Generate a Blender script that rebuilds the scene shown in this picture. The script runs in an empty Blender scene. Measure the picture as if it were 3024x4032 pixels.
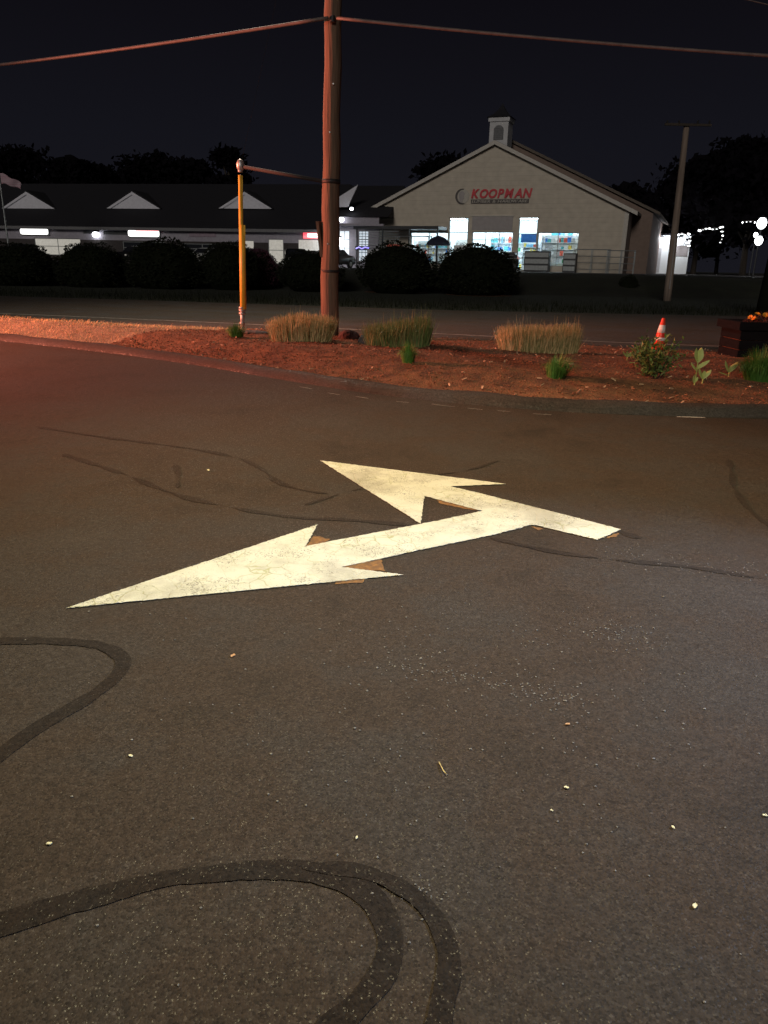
import bpy, bmesh, math, random
from mathutils import Vector, Matrix, noise
R = math.radians
rnd = random.Random(7)
sc = bpy.context.scene
C = sc.collection

# ------------------------------------------------------------------ camera
PITCH, ROLL, CAMH, FPX = R(18.5), R(1.2), 1.55, 2912.0
cam_rot = Matrix.Rotation(math.pi/2 - PITCH, 3, 'X') @ Matrix.Rotation(ROLL, 3, 'Z')
cd = bpy.data.cameras.new('camera'); cam = bpy.data.objects.new('camera', cd); C.objects.link(cam)
cam.matrix_world = Matrix.Translation((0, 0, CAMH)) @ cam_rot.to_4x4()
cd.sensor_fit = 'VERTICAL'; cd.sensor_height = 36; cd.lens = 26
cd.clip_start = .05; cd.clip_end = 2000
sc.camera = cam

# ------------------------------------------------------------------ world: night sky with faint town glow
w = bpy.data.worlds.new('World'); sc.world = w; w.use_nodes = True
nt = w.node_tree; nt.nodes.clear()
wo = nt.nodes.new('ShaderNodeOutputWorld'); bg = nt.nodes.new('ShaderNodeBackground')
tc = nt.nodes.new('ShaderNodeTexCoord'); sx = nt.nodes.new('ShaderNodeSeparateXYZ'); cr = nt.nodes.new('ShaderNodeValToRGB')
nt.links.new(tc.outputs['Generated'], sx.inputs[0]); nt.links.new(sx.outputs['Z'], cr.inputs[0])
cr.color_ramp.elements[0].position = 0.0; cr.color_ramp.elements[0].color = (.0105, .0105, .0150, 1)
cr.color_ramp.elements[1].position = .34; cr.color_ramp.elements[1].color = (.0042, .0034, .0052, 1)
e = cr.color_ramp.elements.new(.14); e.color = (.0082, .0083, .0125, 1)
nt.links.new(cr.outputs[0], bg.inputs[0]); bg.inputs[1].default_value = .80
nt.links.new(bg.outputs[0], wo.inputs[0])

# ------------------------------------------------------------------ lights
def light(name, kind, loc, target, power, col, radius=.2, cone=None, blend=.5):
    l = bpy.data.lights.new(name, kind); o = bpy.data.objects.new(name, l); C.objects.link(o)
    o.location = loc
    o.rotation_euler = (Vector(target) - Vector(loc)).to_track_quat('-Z', 'Y').to_euler()
    l.energy = power; l.color = col
    if kind == 'SUN': l.angle = radius
    else: l.shadow_soft_size = radius
    if kind == 'SPOT': l.spot_size = R(cone); l.spot_blend = blend
    return o
# weak sun added behind the camera to light the far shop fronts evenly
light('far_light', 'SUN', (0, 0, 30), (9, 34, 19), .68, (1.0, .93, .84), R(12))
# the three lamps round the car park that the photograph is lit by
light('lot_lamp', 'SPOT', (-.6, 4.4, 7.6), (.3, 4.8, 0), 3150, (1.0, .86, .52), .25, 92, 1.0)
light('red_sign_lamp', 'SPOT', (-19, 15.4, 4.3), (0, 13.4, .8), 31000, (1.0, .25, .15), .5, 62, .8)
light('side_lamp', 'SPOT', (7.0, 3.4, 5.0), (1.35, 2.85, 0), 4000, (.52, .68, 1.0), .2, 36, 1.0)
light('road_fill_lamp', 'SPOT', (-5, 22, 12), (-2.5, 20, 0), 3300, (1.0, .84, .66), .3, 140, 1.0)  # unseen lamp added above the frame to brighten road and bed

sc.view_settings.view_transform = 'Standard'; sc.view_settings.look = 'None'
sc.view_settings.exposure = 0; sc.view_settings.gamma = 1; sc.view_settings.use_curve_mapping = False
sc.cycles.use_denoising = True
sc.cycles.max_bounces = 8; sc.cycles.sample_clamp_indirect = 4

# ------------------------------------------------------------------ helpers
def ray(px, py):
    return cam_rot @ Vector(((px-1512)/FPX, -(py-2016)/FPX, -1))
def G(px, py, z=0.0):
    d = ray(px, py); t = (z-CAMH)/d.z
    return Vector((0, 0, CAMH)) + d*t
def P(px, py, Y):
    d = ray(px, py)
    return Vector((0, 0, CAMH)) + d*(Y/d.y)
def lerp_curve(pts):
    def f(x):
        if x <= pts[0][0]: a, b = pts[0], pts[1]
        elif x >= pts[-1][0]: a, b = pts[-2], pts[-1]
        else:
            for a, b in zip(pts, pts[1:]):
                if a[0] <= x <= b[0]: break
        return a[1] + (b[1]-a[1])*(x-a[0])/(b[0]-a[0])
    return f
def smooth(t): t = max(0, min(1, t)); return t*t*(3-2*t)
def tag(o, label, cat, group=None):
    o['label'] = label; o['category'] = cat
    if group: o['group'] = group
    return o
def struct(o): o['kind'] = 'structure'; return o
def stuff(o, label=None, cat=None):
    o['kind'] = 'stuff'
    if label: o['label'] = label; o['category'] = cat
    return o
def empty(name, loc=(0, 0, 0), rz=0):
    o = bpy.data.objects.new(name, None); C.objects.link(o); o.location = loc; o.rotation_euler = (0, 0, rz)
    o.empty_display_size = .1
    return o
def copy_tree(o, parent=None):
    c = o.copy(); C.objects.link(c); c.parent = parent
    for ch in o.children: copy_tree(ch, c)
    return c

class MB:
    def __init__(s): s.v = []; s.f = []
    def add(s, vs, fs):
        n = len(s.v); s.v += [tuple(q) for q in vs]; s.f += [tuple(i+n for i in f) for f in fs]; return s
    def box(s, x0, x1, y0, y1, z0, z1):
        vs = [(x0,y0,z0),(x1,y0,z0),(x1,y1,z0),(x0,y1,z0),(x0,y0,z1),(x1,y0,z1),(x1,y1,z1),(x0,y1,z1)]
        return s.add(vs, [(3,2,1,0),(4,5,6,7),(0,1,5,4),(1,2,6,5),(2,3,7,6),(3,0,4,7)])
    def obox(s, c, sx, sy, sz, m):
        vs = [Vector(c) + m @ Vector((a*sx/2, b*sy/2, d*sz/2)) for d in (-1,1) for a, b in ((-1,-1),(1,-1),(1,1),(-1,1))]
        return s.add(vs, [(3,2,1,0),(4,5,6,7),(0,1,5,4),(1,2,6,5),(2,3,7,6),(3,0,4,7)])
    def tube(s, pts, rads, n=10, cap=True):
        pts = [Vector(q) for q in pts]
        if not isinstance(rads, (list, tuple)): rads = [rads]*len(pts)
        vs = []; fs = []
        for i, q in enumerate(pts):
            d = (pts[min(i+1, len(pts)-1)] - pts[max(i-1, 0)]).normalized()
            a = d.orthogonal().normalized() if abs(d.z) < .9 else (Vector((1,0,0)) - d*d.x).normalized()
            b = d.cross(a)
            for k in range(n):
                t = 2*math.pi*k/n; vs.append(q + (a*math.cos(t) + b*math.sin(t))*rads[i])
        for i in range(len(pts)-1):
            for k in range(n):
                fs.append((i*n+k, i*n+(k+1) % n, (i+1)*n+(k+1) % n, (i+1)*n+k))
        if cap:
            fs.append(tuple(range(n-1, -1, -1))); fs.append(tuple((len(pts)-1)*n+k for k in range(n)))
        return s.add(vs, fs)
    def lathe(s, c, prof, n=20):
        vs = []; fs = []; c = Vector(c)
        for r, z in prof:
            for k in range(n):
                t = 2*math.pi*k/n; vs.append(c + Vector((r*math.cos(t), r*math.sin(t), z)))
        for i in range(len(prof)-1):
            for k in range(n): fs.append((i*n+k, i*n+(k+1) % n, (i+1)*n+(k+1) % n, (i+1)*n+k))
        fs.append(tuple(range(n-1, -1, -1))); fs.append(tuple((len(prof)-1)*n+k for k in range(n)))
        return s.add(vs, fs)
    def prism(s, poly, y0, y1):            # poly in (x,z), extruded along y
        n = len(poly)
        vs = [(x, y0, z) for x, z in poly] + [(x, y1, z) for x, z in poly]
        fs = [tuple(range(n)), tuple(range(2*n-1, n-1, -1))]
        fs += [((i+1) % n, i, i+n, (i+1) % n+n) for i in range(n)]
        return s.add(vs, fs)
    def slab(s, poly, z0, z1):             # poly in (x,y), extruded in z
        n = len(poly)
        vs = [(x, y, z0) for x, y in poly] + [(x, y, z1) for x, y in poly]
        fs = [tuple(range(n-1, -1, -1)), tuple(range(n, 2*n))]
        fs += [(i, (i+1) % n, (i+1) % n+n, i+n) for i in range(n)]
        return s.add(vs, fs)
    def blade(s, base, tip, wdt, bend=0.0, seg=3, side=None):
        base = Vector(base); tip = Vector(tip); d = tip-base
        sd = side or Vector((-d.y, d.x, 0))
        if sd.length < 1e-5: sd = Vector((1, 0, 0))
        sd = sd.normalized()
        vs = []; fs = []
        for i in range(seg+1):
            t = i/seg; c = base + d*t + Vector((0, 0, bend*math.sin(math.pi*t)))
            ww = wdt*(1-t*.85)/2
            vs += [c-sd*ww, c+sd*ww]
        for i in range(seg): fs.append((2*i, 2*i+1, 2*i+3, 2*i+2))
        return s.add(vs, fs)
    def leaf(s, c, d, up, L, W):
        d = d.normalized(); sd = d.cross(up)
        if sd.length < 1e-4: sd = Vector((1, 0, 0))
        sd = sd.normalized(); nn = sd.cross(d)
        return s.add([c, c+d*L*.5+sd*W/2+nn*L*.08, c+d*L, c+d*L*.5-sd*W/2+nn*L*.08], [(0, 1, 2, 3)])
    def ball(s, c, rx, ry=None, rz=None, n=12, m=7, jit=0.0):
        ry = ry or rx; rz = rz or rx; c = Vector(c); vs = [c+Vector((0,0,-rz))]; fs = []
        for i in range(1, m):
            p = math.pi*i/m - math.pi/2
            for k in range(n):
                t = 2*math.pi*k/n; q = Vector((math.cos(p)*math.cos(t)*rx, math.cos(p)*math.sin(t)*ry, math.sin(p)*rz))
                if jit: q *= 1 + jit*noise.noise(q*1.7 + c)
                vs.append(c+q)
        vs.append(c+Vector((0,0,rz)))
        for k in range(n): fs.append((0, 1+(k+1) % n, 1+k))
        for i in range(m-2):
            for k in range(n): fs.append((1+i*n+k, 1+i*n+(k+1) % n, 1+(i+1)*n+(k+1) % n, 1+(i+1)*n+k))
        l = len(vs)-1; o = 1+(m-2)*n
        for k in range(n): fs.append((o+k, o+(k+1) % n, l))
        return s.add(vs, fs)
    def build(s, name, mat, parent=None, smooth_=False):
        me = bpy.data.meshes.new(name); me.from_pydata(s.v, [], s.f); me.update()
        if smooth_: me.polygons.foreach_set('use_smooth', [True]*len(me.polygons))
        me.materials.append(mat)
        o = bpy.data.objects.new(name, me); C.objects.link(o); o.parent = parent
        return o

# ------------------------------------------------------------------ materials
def new_mat(name):
    m = bpy.data.materials.new(name); m.use_nodes = True; n = m.node_tree
    return m, n, n.nodes['Principled BSDF']
def ramp(n, inp, stops):
    r = n.nodes.new('ShaderNodeValToRGB'); el = r.color_ramp.elements
    el[0].position, el[0].color = stops[0][0], (*stops[0][1], 1)
    el[1].position, el[1].color = stops[-1][0], (*stops[-1][1], 1)
    for p, c in stops[1:-1]:
        k = el.new(p); k.color = (*c, 1)
    n.links.new(inp, r.inputs[0]); return r
def tex(n, kind, scale, coord=None, **kw):
    t = n.nodes.new('ShaderNodeTex'+kind)
    t.inputs['Scale'].default_value = scale
    for k, v in kw.items(): t.inputs[k].default_value = v
    if coord is None:
        c = n.nodes.get('tc') or n.nodes.new('ShaderNodeTexCoord'); c.name = 'tc'; coord = c.outputs['Object']
    n.links.new(coord, t.inputs['Vector'])
    return t
def bump(n, p, h, st, dist=.01, prev=None):
    b = n.nodes.new('ShaderNodeBump'); b.inputs['Strength'].default_value = st; b.inputs['Distance'].default_value = dist
    n.links.new(h, b.inputs['Height'])
    if prev: n.links.new(prev.outputs[0], b.inputs['Normal'])
    n.links.new(b.outputs[0], p.inputs['Normal']); return b
def pm(name, c1, c2=None, scale=6, rough=.75, bst=0, bsc=30, bd=.01, metal=0, emit=None, es=0, stretch=None, spec=.5):
    m, n, p = new_mat(name)
    p.inputs['Roughness'].default_value = rough; p.inputs['Metallic'].default_value = metal
    p.inputs['Specular IOR Level'].default_value = spec
    co = None
    if stretch:
        t = n.nodes.new('ShaderNodeTexCoord'); mp = n.nodes.new('ShaderNodeMapping'); mp.inputs['Scale'].default_value = stretch
        n.links.new(t.outputs['Object'], mp.inputs[0]); co = mp.outputs[0]
    c2 = c2 or tuple(x*.75 for x in c1)
    a = tex(n, 'Noise', scale, co, Detail=5, Roughness=.6)
    r = ramp(n, a.outputs['Fac'], [(.3, c2), (.7, c1)])
    n.links.new(r.outputs[0], p.inputs['Base Color'])
    if bst:
        b = tex(n, 'Noise', bsc, co, Detail=6); bump(n, p, b.outputs['Fac'], bst, bd)
    if emit: p.inputs['Emission Color'].default_value = (*emit, 1); p.inputs['Emission Strength'].default_value = es
    return m
def mix_col(n, fac, a, b, mode='MIX'):
    x = n.nodes.new('ShaderNodeMix'); x.data_type = 'RGBA'; x.blend_type = mode
    for s, v in ((0, fac), (6, a), (7, b)):
        if hasattr(v, 'is_linked'): n.links.new(v, x.inputs[s])
        elif s == 0: x.inputs[0].default_value = v
        else: x.inputs[s].default_value = (*v, 1)
    return x.outputs[2]

def asphalt(name, base, lightc, patch=.35, agg=165, glint=True, rough=.82):
    m, n, p = new_mat(name)
    v = tex(n, 'Voronoi', agg, Randomness=1.0)
    sp = n.nodes.new('ShaderNodeSeparateColor'); n.links.new(v.outputs['Color'], sp.inputs[0])
    d = tuple(c*.6 for c in base)
    r = ramp(n, sp.outputs[0], [(0, d), (.40, base), (.88, tuple(c*1.25 for c in base)), (.982, lightc), (1, tuple(c*1.3 for c in lightc))])
    big = tex(n, 'Noise', .9, Detail=8, Roughness=.66)
    br = ramp(n, big.outputs['Fac'], [(.30, (1-patch, 1-patch*1.1, 1-patch*1.3)), (.46, (1.05, .93, .82)), (.56, (1, 1, 1)), (.74, (1+patch*.6, 1+patch*.7, 1+patch*.8))])
    fine = tex(n, 'Noise', 38, Detail=4, Roughness=.7)
    fr = ramp(n, fine.outputs['Fac'], [(.32, (.74,)*3), (.66, (1.2,)*3)])
    col = mix_col(n, 1.0, r.outputs[0], br.outputs[0], 'MULTIPLY')
    col = mix_col(n, 1.0, col, fr.outputs[0], 'MULTIPLY')
    n.links.new(col, p.inputs['Base Color'])
    rr = ramp(n, sp.outputs[1], [(0, (rough-.1,)*3), (.86, (rough+.08,)*3), (.94, (.38,)*3)])
    n.links.new(rr.outputs[0], p.inputs['Roughness'])
    p.inputs['Specular IOR Level'].default_value = .22
    b1 = bump(n, p, v.outputs['Distance'], .5, -.003)
    b2 = tex(n, 'Noise', 9, Detail=6)
    bump(n, p, b2.outputs['Fac'], .35, .02, b1)
    return m

M = {}
M['asphalt'] = asphalt('lot_asphalt', (.041, .0312, .0238), (.062, .051, .041))
M['road'] = asphalt('road_asphalt', (.075, .068, .062), (.13, .12, .11), patch=.3)
M['far_asphalt'] = asphalt('shop_lot_asphalt', (.045, .043, .042), (.1, .1, .1))
M['kerb'] = asphalt('kerb_asphalt', (.046, .039, .036), (.06, .052, .048), patch=.4, agg=90)
M['seal'] = asphalt('tar_seal', (.0205, .0150, .0110), (.026, .020, .015), patch=.45, rough=.9)
M['seal_old'] = asphalt('old_tar_seal', (.0265, .0200, .0152), (.034, .027, .021), patch=.45, rough=.9)
M['mulch'] = pm('bark_mulch', (.27, .115, .048), (.085, .034, .017), 3.5, .95, 1.0, 45, .05)
M['chip'] = pm('bark_chip', (.31, .135, .06), (.10, .040, .021), 2.6, .92)
M['chip_pale'] = pm('pale_wood_chip', (.55, .38, .24), (.34, .2, .12), 9, .85)
M['soil'] = pm('verge_soil', (.30, .20, .12), (.13, .085, .05), 9, .95, .9, 30, .03)
M['ground'] = pm('night_lawn', (.030, .036, .018), (.014, .018, .009), 3, .95, .8, 25, .05)
M['straw'] = pm('dead_grass', (.80, .60, .30), (.50, .34, .15), 14, .8)
M['straw_green'] = pm('half_dead_shaded_grass', (.36, .31, .12), (.14, .15, .045), 10, .8)
M['green'] = pm('tuft_green', (.10, .25, .035), (.05, .14, .02), 14, .6)
M['bush_green'] = pm('bush_leaf', (.16, .25, .06), (.07, .13, .03), 12, .55)
M['sprout'] = pm('sprout_leaf', (.46, .52, .17), (.3, .36, .10), 10, .55)
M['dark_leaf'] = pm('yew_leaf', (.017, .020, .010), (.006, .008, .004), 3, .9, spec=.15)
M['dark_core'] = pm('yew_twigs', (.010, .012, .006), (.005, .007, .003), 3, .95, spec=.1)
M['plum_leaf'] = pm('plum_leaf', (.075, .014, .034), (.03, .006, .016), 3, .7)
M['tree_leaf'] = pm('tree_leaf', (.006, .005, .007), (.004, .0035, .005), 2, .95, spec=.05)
M['bark'] = pm('bark', (.06, .045, .035), (.025, .02, .015), 8, .95, .6, 20, .03)
M['pole_wood'] = pm('pole_wood', (.195, .12, .078), (.075, .047, .031), 9, .85, .9, 26, .02, stretch=(1, 1, .08))
M['far_pole'] = pm('grey_pole_wood', (.26, .20, .16), (.14, .105, .085), 9, .9, .4, 26, .012, stretch=(1, 1, .08))
M['yellow'] = pm('yellow_plastic', (.80, .50, .06), (.62, .36, .035), 5, .5)
M['steel'] = pm('galvanised', (.55, .53, .52), (.36, .34, .33), 14, .45, metal=.7)
M['iron'] = pm('dark_iron', (.05, .045, .045), (.025, .022, .022), 9, .6, metal=.4)
M['cable'] = pm('cable_sheath', (.15, .12, .11), (.08, .065, .06), 7, .6)
M['rock'] = pm('rock', (.14, .12, .115), (.05, .045, .045), 7, .9, .8, 14, .03)
M['red_rock'] = pm('reddish_rock', (.085, .035, .032), (.035, .018, .018), 7, .9, .8, 14, .03)
M['orange'] = pm('cone_orange', (.92, .075, .03), (.80, .05, .022), 4, .42)
M['cone_white'] = pm('cone_band', (.92, .90, .86), (.8, .78, .72), 8, .35)
M['black_rubber'] = pm('black_rubber', (.022, .022, .022), (.012, .012, .012), 9, .8)
M['planter'] = pm('planter_wood', (.012, .010, .011), (.007, .006, .0065), 7, .95, .4, 30, .01, stretch=(.3, 1, 3), spec=.1)
M['flower'] = pm('flower_orange', (.90, .42, .03), (.75, .22, .01), 25, .6)
M['flower_dark'] = pm('flower_leaf_dark', (.12, .03, .02), (.05, .02, .012), 10, .7)
M['twig'] = pm('dry_twig', (.75, .60, .25), (.5, .38, .14), 20, .7)
M['leaf_dry'] = pm('dry_leaf', (.62, .36, .17), (.4, .2, .09), 20, .7)
M['petal'] = pm('pale_petal', (.85, .80, .55), (.7, .62, .34), 20, .6)
M['grit'] = pm('pale_grit_glints', (.26, .235, .20), (.12, .11, .09), 30, .5)
M['rust'] = pm('old_brown_paint', (.30, .14, .035), (.09, .05, .026), 30, .9, .5, 70, .004)
M['line'] = pm('worn_white_line', (.62, .58, .52), (.26, .24, .21), 5, .8, .4, 60, .004)
M['shop_wall'] = None
M['trim'] = pm('white_trim', (.50, .47, .43), (.43, .40, .37), 4, .6)
M['roof'] = pm('dark_shingle', (.014, .013, .019), (.008, .008, .012), 6, .9, .5, 18, .02)
M['roof_brown'] = pm('brown_shingle', (.14, .115, .095), (.085, .07, .058), 6, .9, .5, 18, .02)
M['side_wall'] = pm('brown_side_wall', (.20, .145, .12), (.16, .115, .095), 3, .85)
M['cupola'] = pm('cupola_white', (.50, .50, .52), (.40, .40, .42), 3, .6)
M['louvre'] = pm('grey_louvre', (.17, .17, .18), (.12, .12, .13), 6, .8)
M['inner'] = pm('white_interior', (.86, .90, .92), (.80, .85, .88), 2, .7)
M['frame'] = pm('alu_frame', (.30, .32, .33), (.22, .235, .24), 6, .45, metal=.5)
M['dark_metal'] = pm('dark_metal', (.045, .047, .052), (.025, .026, .03), 6, .5, metal=.3)
M['wing_wall'] = pm('grey_white_wall', (.33, .31, .36), (.25, .235, .28), 4, .8)
M['gable'] = pm('pale_gable', (.66, .66, .74), (.56, .56, .63), 5, .8)
M['tan_panel'] = pm('grey_panel', (.36, .33, .33), (.30, .275, .275), 3, .8)
M['sign_red'] = pm('sign_red', (.56, .035, .05), (.46, .025, .04), 4, .5)
M['sign_dark'] = pm('sign_dark', (.10, .085, .08), (.06, .05, .05), 4, .6)
M['sign_pale'] = pm('sign_pale', (.46, .43, .38), (.40, .37, .33), 4, .6)
M['pink_sign'] = pm('dull_pink_sign', (.28, .22, .27), (.22, .17, .21), 3, .7)
def em(name, c, s): return pm(name, (.8, .8, .8), None, 5, .5, emit=c, es=s)
M['tube'] = em('ceiling_tube', (.86, .96, 1.0), 27)
M['lit_sign'] = em('lit_sign', (1, .99, .95), 2.6)
M['lit_bulb'] = em('lit_bulb', (.95, .98, 1.0), 9)
M['dim_bulb'] = em('dim_bulb', (.95, .98, 1.0), 1.6)
M['lit_red'] = em('lit_red', (1, .01, .04), 1.5)
M['lit_pale'] = em('lit_pane', (.72, .86, 1.0), .62)
M['lit_blue'] = em('lit_blue', (.25, .2, 1.0), 1.4)
M['lit_warm'] = em('lit_warm', (.95, .9, .76), .24)

# siding: clapboard courses too fine to tell apart from here
def siding():
    m, n, p = new_mat('clapboard_siding')
    a = tex(n, 'Noise', 1.6, Detail=5)
    r = ramp(n, a.outputs['Fac'], [(.3, (.45, .40, .335)), (.7, (.55, .49, .41))])
    n.links.new(r.outputs[0], p.inputs['Base Color']); p.inputs['Roughness'].default_value = .8
    wv = tex(n, 'Wave', .8, Distortion=0.0); wv.bands_direction = 'Z'; wv.wave_profile = 'SAW'
    bump(n, p, wv.outputs['Fac'], .8, .03)
    return m
M['shop_wall'] = siding()
def glass():
    m, n, p = new_mat('window_glass'); n.nodes.remove(p)
    out = n.nodes['Material Output']; t = n.nodes.new('ShaderNodeBsdfTransparent'); g = n.nodes.new('ShaderNodeBsdfGlossy')
    g.inputs['Roughness'].default_value = .05; t.inputs[0].default_value = (.90, .96, .97, 1)
    f = n.nodes.new('ShaderNodeFresnel'); mx = n.nodes.new('ShaderNodeMixShader')
    n.links.new(f.outputs[0], mx.inputs[0]); n.links.new(t.outputs[0], mx.inputs[1]); n.links.new(g.outputs[0], mx.inputs[2])
    n.links.new(mx.outputs[0], out.inputs[0]); return m
M['glass'] = glass()
M['dark_glass'] = pm('dark_glass', (.02, .022, .028), None, 3, .12)
def arrow_mat():
    m, n, p = new_mat('cracked_white_paint')
    a = tex(n, 'Noise', 5, Detail=6, Roughness=.65)
    r = ramp(n, a.outputs['Fac'], [(.28, (.52, .51, .39)), (.5, (.63, .62, .49)), (.75, (.69, .68, .56))])
    dn = tex(n, 'Noise', 7, Detail=3)
    c = n.nodes['tc']; mx = n.nodes.new('ShaderNodeVectorMath'); mx.operation = 'MULTIPLY_ADD'
    mx.inputs[1].default_value = (.12, .12, .12); n.links.new(dn.outputs['Color'], mx.inputs[0]); n.links.new(c.outputs['Object'], mx.inputs[2])
    vo = tex(n, 'Voronoi', 9.5, mx.outputs[0]); vo.feature = 'DISTANCE_TO_EDGE'
    cr_ = ramp(n, vo.outputs['Distance'], [(.0, (1, 1, 1)), (.045, (0, 0, 0))])
    gate = tex(n, 'Noise', 2.3, Detail=3); gr = ramp(n, gate.outputs['Fac'], [(.45, (0, 0, 0)), (.62, (1, 1, 1))])
    k = mix_col(n, 1.0, cr_.outputs[0], gr.outputs[0], 'MULTIPLY')
    col = mix_col(n, k, r.outputs[0], (.40, .40, .20))
    sm = tex(n, 'Noise', 1.6, Detail=6, Roughness=.7)
    sr = ramp(n, sm.outputs['Fac'], [(.36, (.72, .70, .70)), (.5, (1, 1, 1))])
    col = mix_col(n, 1.0, col, sr.outputs[0], 'MULTIPLY')
    gs = tex(n, 'Voronoi', 165); sp = n.nodes.new('ShaderNodeSeparateColor'); n.links.new(gs.outputs['Color'], sp.inputs[0])
    wear = tex(n, 'Noise', 4, Detail=6, Roughness=.7); ad = n.nodes.new('ShaderNodeMath'); ad.operation = 'MULTIPLY'
    n.links.new(sp.outputs[0], ad.inputs[0]); n.links.new(wear.outputs['Fac'], ad.inputs[1])
    wr_ = ramp(n, ad.outputs[0], [(.44, (0, 0, 0)), (.52, (.8, .8, .8))])
    col = mix_col(n, wr_.outputs[0], col, (.16, .14, .10))
    n.links.new(col, p.inputs['Base Color']); p.inputs['Roughness'].default_value = .65
    b1 = bump(n, p, cr_.outputs[0], .5, -.004)
    gv = tex(n, 'Voronoi', 105); bump(n, p, gv.outputs['Distance'], .3, -.004, b1)
    return m
M['arrow'] = arrow_mat()

# ================================================================== GROUND, LOT, KERB, BED, ROAD
kerb_pts = [(-60, 33), (-25, 20.8), (-12, 16.6), (-7.51, 14.62), (-5.01, 13.17), (-2.86, 11.62), (-1.9, 10.72), (-.39, 9.45), (.55, 8.9), (1.95, 8.36), (3.24, 8.22), (4.3, 8.26), (8, 8.7), (14, 9.8), (60, 20)]
_kr = lerp_curve(kerb_pts)
def kerb_y(x): return sum(_kr(x+d) for d in (-.5, -.25, 0, .25, .5))/5
road_near = lerp_curve([(-60, 31), (-10.2, 20.1), (-3.5, 18.3), (4.2, 15.6), (6.9, 15.0), (14, 14.2), (60, 24)])
road_far = lerp_curve([(-60, 40.5), (-16, 31.9), (-10, 30.9), (2.5, 28.2), (15, 28.4), (60, 38)])
def strip(name, ya, yb, z, mat, xs, ny=1, parent=None):
    mb = MB(); n = len(xs)
    vs = [(x, ya(x)+(yb(x)-ya(x))*j/ny, z) for j in range(ny+1) for x in xs]
    fs = [(j*n+i, j*n+i+1, (j+1)*n+i+1, (j+1)*n+i) for j in range(ny) for i in range(n-1)]
    return mb.add(vs, fs).build(name, mat, parent)
xs_wide = [-60+i*1.0 for i in range(121)]
g = MB().add([(-700, -300, -.03), (700, -300, -.03), (700, 1400, -.03), (-700, 1400, -.03)], [(0, 1, 2, 3)]).build('ground', M['ground']); struct(g)
lot = strip('parking_lot', lambda x: -25, lambda x: kerb_y(x)+.1, 0, M['asphalt'], [-60+i*.5 for i in range(241)]); struct(lot)
road = strip('road', road_near, road_far, -.004, M['road'], xs_wide); struct(road)
el = strip('edge_line', lambda x: road_near(x)+1.55, lambda x: road_near(x)+1.63, 0.0, M['line'], xs_wide, 1, road)
cl = strip('centre_line', lambda x: (road_near(x)+road_far(x))/2-.2, lambda x: (road_near(x)+road_far(x))/2-.08, 0.0, pm('worn_yellow_line', (.12, .09, .04), (.07, .06, .05), 5, .9), xs_wide, 1, road)
LOTZ = 1.2
M['bank'] = pm('bank_grass', (.026, .029, .016), (.009, .010, .006), .5, .95, .8, 25, .05)
def bank_z(y): return -.04 + (LOTZ+.03)*smooth((y-46.5)/7.0)
mb = MB(); bx_ = [-130+i*2.0 for i in range(131)]; by_ = [46+i*.5 for i in range(18)]
vs = [(x, y, bank_z(y)+(.05*noise.noise(Vector((x*.4, y*.4, 0))) if 46.6 < y < 54 else 0)) for y in by_ for x in bx_]
fs = [(j*131+i, j*131+i+1, (j+1)*131+i+1, (j+1)*131+i) for j in range(17) for i in range(130)]
struct(mb.add(vs, fs).build('grass_bank', M['bank'], None, True))
sl = MB().add([(-130, 53.2, LOTZ), (130, 53.2, LOTZ), (130, 150, LOTZ), (-130, 150, LOTZ)], [(0, 1, 2, 3)]).build('shop_parking_lot', M['far_asphalt']); struct(sl)

# asphalt kerb (rolled berm)
prof = [(-.02, -.01), (.0, .03), (.05, .085), (.13, .115), (.22, .105), (.30, .06)]
xs = [-45+i*.2 for i in range(int(75/.2))]
mb = MB(); n = len(prof); vs = []; fs = []
for i, x in enumerate(xs):
    for k, (d, z) in enumerate(prof):
        j = .018*noise.noise(Vector((x*2.1, k*.7, 3))) + .03*noise.noise(Vector((x*.5, 0, 9)))
        vs.append((x, kerb_y(x)+d*1.25+j, max(-.01, z*(1+.25*noise.noise(Vector((x*1.3, k, 1)))))))
for i in range(len(xs)-1):
    for k in range(n-1): fs.append((i*n+k, (i+1)*n+k, (i+1)*n+k+1, i*n+k+1))
struct(mb.add(vs, fs).build('asphalt_kerb', M['kerb'], None, True))

def bed_far(x): return road_near(x) - (.12 if x > -2 else .12 + .9*smooth((-2-x)/3))
def bed_z(x, y):
    a = kerb_y(x)+.26; b = bed_far(x); wd = max(b-a, .5); t = (y-a)/wd
    m = .06 + (.20-.08*smooth((x-.5)/3))*smooth((y-a)/1.4) * (1-.95*smooth((t-.42)/.5))
    return m + .035*noise.noise(Vector((x*.9, y*.9, 0))) + .02*noise.noise(Vector((x*3, y*3, 5)))
def is_mulch(x, y):      # left of this boundary the strip is dead grass
    return x > -4.9 + .35*(y-13) + .5*math.sin(y*1.3)
NX, NY = 300, 40
xs = [-26+i*(48/NX) for i in range(NX+1)]
def bed_mesh(name, mat, test):
    vs = []; fs = []
    for j in range(NY+1):
        for x in xs:
            a = kerb_y(x)+.24; b = bed_far(x); y = a+(b-a)*j/NY
            z = bed_z(x, y) + .018*noise.noise(Vector((x*11, y*11, 2)))
            if j == NY: z = -.01
            vs.append((x, y, z))
    for j in range(NY):
        for i in range(NX):
            q = vs[j*(NX+1)+i]
            if test(q[0], q[1]): fs.append((j*(NX+1)+i, j*(NX+1)+i+1, (j+1)*(NX+1)+i+1, (j+1)*(NX+1)+i))
    return MB().add(vs, fs).build(name, mat, None, True)
struct(bed_mesh('mulch_bed', M['mulch'], is_mulch))
struct(bed_mesh('grass_verge', M['soil'], lambda x, y: not is_mulch(x, y)))
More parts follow.
